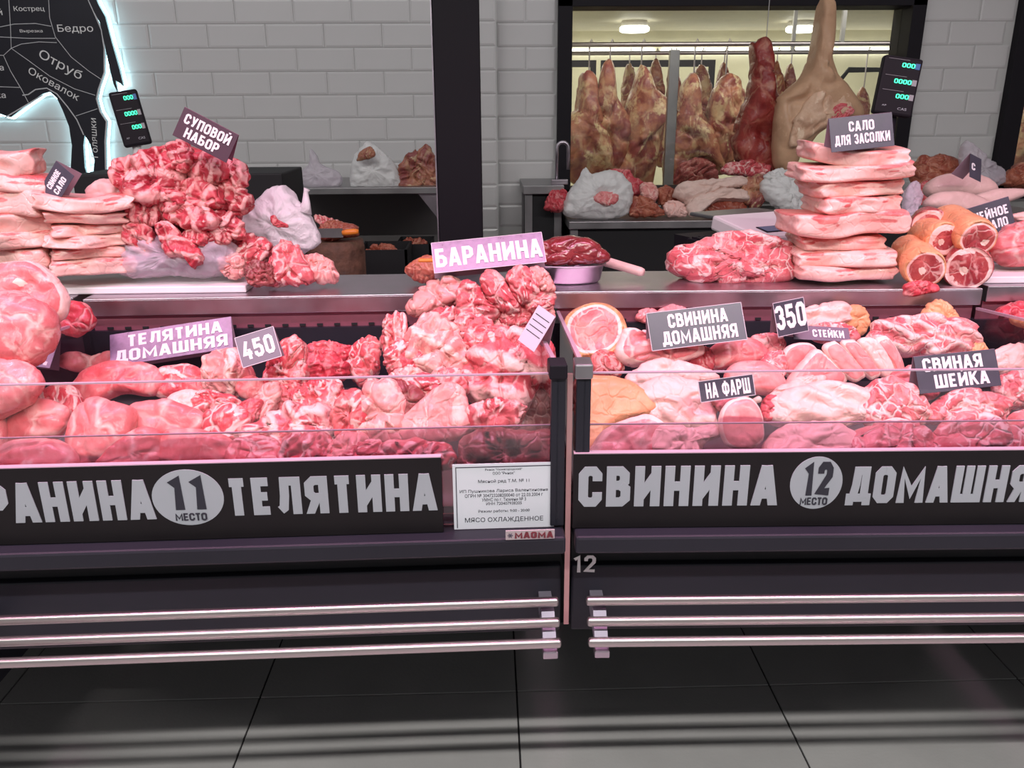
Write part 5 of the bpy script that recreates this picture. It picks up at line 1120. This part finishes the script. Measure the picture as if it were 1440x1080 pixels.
# ================================================================ PORK IN THE RIGHT CASE
hm = log('ham_half', 'round ham half with orange rind and pink cut face at the case corner', 'skin', PY(838, 492, 1.93), PY(836, 462, 1.83), 36 * S(836, 470, 1.88), 46 * S(836, 465, 1.83), ring=.17, squash=1.0, bone=.0, n=60)
hm.data.materials[0] = flesh('ham flesh', (.62, .13, .14), (.74, .3, .26), (.93, .7, .62), skin=(.85, .42, .2), seam=.8, seam_s=26, streak=.6, streak_s=34, bump=.4)
put('pork_cut', 'pork', 'R', [
 ([(866, 490), (872, 468), (890, 462), (935, 470), (985, 480), (985, 500), (940, 512), (890, 512), (872, 506)], 'dark pork cut with a thick white fat rim left of the wide card', {'kind': 'pork', 'rim': .2, 'at': 1.78}),
 ([(818, 518), (838, 495), (858, 494), (876, 506), (872, 528), (830, 530)], 'orange and white marbled pork end near the corner clamp', {'kind': 'skin'}),
 ([(808, 560), (812, 530), (850, 527), (890, 538), (922, 560), (922, 580), (880, 592), (850, 610), (830, 655), (808, 655)], 'large yellow orange rind covered ham at the front corner', {'kind': 'skin', 'skin': 'all', 'crease': .02, 'lump': .05}),
 ([(826, 655), (845, 612), (880, 588), (915, 582), (940, 600), (935, 650), (880, 662)], 'greyish pork leg face below the yellow rind', {'kind': 'pork', 'rim': .22, 'th': .4, 'crease': .03}),
 ([(880, 535), (900, 512), (945, 506), (1000, 520), (1010, 534), (960, 545), (910, 548)], 'long pale cut above the fatty pork', {'kind': 'fat'}),
 ([(888, 560), (905, 538), (950, 528), (995, 540), (1008, 570), (1012, 600), (985, 606), (950, 612), (915, 598)], 'wide bubbly fat covered pork in the centre left', {'kind': 'fat', 'lump': .1}),
 ([(910, 640), (925, 602), (965, 600), (1010, 598), (1018, 610), (990, 625), (980, 650), (930, 655)], 'pale pink pork flap at the front, pointed right end', {'kind': 'fat'}),
 ([(990, 505), (1005, 484), (1040, 475), (1068, 480), (1085, 500), (1070, 512), (1035, 515), (1005, 518)], 'upper orange red boneless loin end', {'kind': 'veal', 'th': .7, 'crease': .02, 'lump': .05}),
 ([(1020, 530), (1030, 512), (1060, 506), (1090, 514), (1106, 538), (1098, 554), (1060, 552), (1035, 545)], 'lower smooth loin end right of the tilted card', {'kind': 'loin', 'th': .7, 'crease': .02, 'lump': .05}),
 ([(1012, 600), (1018, 572), (1035, 560), (1058, 560), (1072, 585), (1072, 620), (1048, 634), (1022, 626)], 'round loin chop with a white rim at the front', {'kind': 'loin', 'rim': .14, 'crease': .02, 'lump': .05, 'th': .4, 'at': 1.42, 'tilt': 28}),
 ([(1100, 520), (1104, 492), (1125, 482), (1145, 486), (1158, 512), (1150, 532), (1120, 538)], 'loin chop with a pale rim under the steaks card', {'kind': 'loin', 'rim': .14, 'crease': .02, 'lump': .05, 'th': .4, 'tilt': 14}),
 ([(1075, 588), (1085, 560), (1120, 542), (1175, 534), (1222, 545), (1236, 568), (1215, 592), (1170, 600), (1110, 598)], 'rib rack with pale bones in the front centre', {'kind': 'fat', 'rib': (13, 65, .05), 'crease': .05}),
 ([(1070, 650), (1085, 612), (1125, 592), (1165, 592), (1205, 606), (1212, 640), (1150, 652)], 'pale belly piece with diagonal stripes at the front edge', {'kind': 'fat', 'rib': (9, 120, .04), 'crease': .04}),
 ([(1080, 560), (1095, 545), (1130, 528), (1160, 530), (1150, 545), (1110, 560)], 'knuckle joint above the front rib rack', {'kind': 'fat'}),
 ([(1205, 580), (1215, 548), (1245, 530), (1280, 540), (1308, 570), (1305, 596), (1270, 604), (1225, 602)], 'marbled neck piece left of the large card', {'kind': 'neck'}),
 ([(1190, 650), (1200, 612), (1240, 592), (1290, 596), (1318, 620), (1315, 652), (1250, 658)], 'big marbled neck piece at the front edge, centre right', {'kind': 'neck'}),
 ([(1305, 650), (1312, 610), (1350, 580), (1395, 585), (1420, 612), (1425, 650), (1360, 656)], 'largest marbled neck piece at the front edge, right', {'kind': 'neck'}),
 ([(1305, 590), (1320, 562), (1355, 548), (1400, 552), (1425, 572), (1405, 592), (1355, 596)], 'dark marbled neck piece under the large card', {'kind': 'neck'}),
 ([(1410, 650), (1415, 600), (1435, 575), (1480, 570), (1490, 650)], 'marbled neck piece cut off by the right edge', {'kind': 'neck'}),
 ([(1400, 560), (1405, 530), (1440, 518), (1480, 525), (1480, 560), (1430, 572)], 'pork piece right of the large card', {'kind': 'neck'}),
 ([(1390, 515), (1400, 492), (1440, 480), (1490, 485), (1490, 515), (1430, 525)], 'fatty bacon piece above the right card edge', {'kind': 'fat'}),
 ([(1225, 475), (1238, 452), (1280, 446), (1340, 445), (1372, 458), (1372, 490), (1330, 500), (1270, 498), (1240, 490)], 'long rib rack at the back right of the pork', {'kind': 'neck', 'rib': (15, 60, .05), 'at': 1.84}),
 ([(1296, 452), (1302, 436), (1322, 422), (1340, 432), (1350, 452), (1325, 462)], 'orange rind cone behind the long rib rack', {'kind': 'skin', 'skin': 'all', 'at': 1.93, 'tilt': 10}),
 ([(1355, 505), (1362, 482), (1376, 474), (1390, 492), (1384, 508)], 'orange rind end at the right foot of the long rib rack', {'kind': 'skin', 'skin': 'all'}),
 ([(1110, 452), (1132, 432), (1185, 422), (1198, 438), (1195, 452), (1150, 462), (1120, 464)], 'striped rib strip behind the price 350 card', {'kind': 'fat', 'rib': (9, 95, .09), 'at': 1.92}),
 ([(1180, 450), (1190, 432), (1210, 430), (1222, 448), (1216, 470), (1195, 470)], 'yellow rind piece beside the striped rib strip', {'kind': 'skin', 'skin': 'all', 'at': 1.93, 'tilt': 14}),
 ([(1135, 470), (1150, 456), (1185, 454), (1208, 470), (1200, 486), (1160, 482)], 'red and white rib trimming behind the steaks card', {'kind': 'neck', 'at': 1.88}),
 ([(922, 448), (930, 434), (955, 430), (970, 438), (965, 455), (935, 458)], 'round pink lump behind the top edge of the wide card', {'kind': 'pork', 'at': 1.98}),
 ([(895, 448), (900, 436), (920, 434), (930, 445), (918, 455)], 'small pink lump behind the left corner of the wide card', {'kind': 'pork', 'at': 1.99}),
 ([(1045, 490), (1060, 474), (1085, 468), (1105, 478), (1100, 496), (1075, 502)], 'bony pork piece left of the steaks card', {'kind': 'neck', 'at': 1.86}),
 ([(1060, 522), (1075, 500), (1100, 494), (1108, 515), (1100, 532), (1075, 532)], 'red pork trimming left of the rimmed loin chop', {'kind': 'neck'}),
 ([(960, 512), (975, 492), (1000, 490), (1005, 515), (985, 525)], 'shadowed pork piece under the wide card', {'kind': 'red', 'at': 1.8}),
 ([(1000, 560), (1015, 542), (1045, 545), (1050, 565), (1020, 580)], 'pink pork piece under the tilted card', {'kind': 'pork', 'at': 1.55}),
 ([(1225, 602), (1240, 590), (1275, 590), (1290, 604), (1260, 612)], 'thin white fat seam piece between the neck pieces', {'kind': 'fat'}),
 ([(1070, 575), (1080, 556), (1098, 558), (1098, 580), (1080, 592)], 'small red trimming beside the round chop', {'kind': 'red'}),
 ([(1250, 545), (1262, 520), (1290, 515), (1320, 540), (1312, 560), (1275, 560)], 'pink pork piece at the card\'s lower left foot', {'kind': 'pork'}),
], 'pork cuts in the right case', th=.55, lump=.12, crease=.1, cs=2.6, tilt=32)
# sliced chops standing side by side
for P_, lb in (([(1100, 548), (1135, 500), (1150, 492), (1172, 512), (1190, 530), (1180, 545), (1140, 556)], 'pork chop at the left of the row, lying flatter'),
    ([(1156, 490), (1166, 481), (1178, 484), (1214, 522), (1210, 534), (1196, 536), (1170, 512)], 'first standing pork chop below the steaks card'),
    ([(1182, 484), (1194, 478), (1206, 484), (1236, 522), (1230, 532), (1218, 530)], 'second standing pork chop below the steaks card'),
    ([(1206, 482), (1218, 474), (1232, 480), (1254, 512), (1258, 534), (1244, 534), (1226, 512)], 'third standing chop with a broad white fat edge'),
    ([(1230, 480), (1242, 472), (1256, 484), (1268, 510), (1276, 548), (1262, 540), (1254, 512)], 'last standing chop, thin, next to the large card')):
    meat('pork_chop', lb, 'fat' if 'white' in lb else 'loin', P_, 1.72, 20, th=.55, lump=.05, crease=.03, rim=.18, group='pork chops standing in a row', push=0)
a, b = PY(1058, 566, 1.5), PY(1070, 560, 1.49)
o = MB().tube([Vector(), (b - a) * .15, (b - a) * .85, b - a], [.003, .0065, .0065, .003], 12).build('bone_end', K['hide'], None, True, loc=a); tag(o, 'short white bone end lying right of the НА ФАРШ card, card for mince', 'bone')
# meat seen in the far right neighbour case
meat('pork_cut', 'dim red pork mass behind the glass at the far right', 'red', [(1385, 470), (1400, 440), (1440, 425), (1500, 430), (1500, 480), (1430, 485)], 1.95, 20, th=.5, group='pork in the far right case')
bpy.context.view_layer.update()
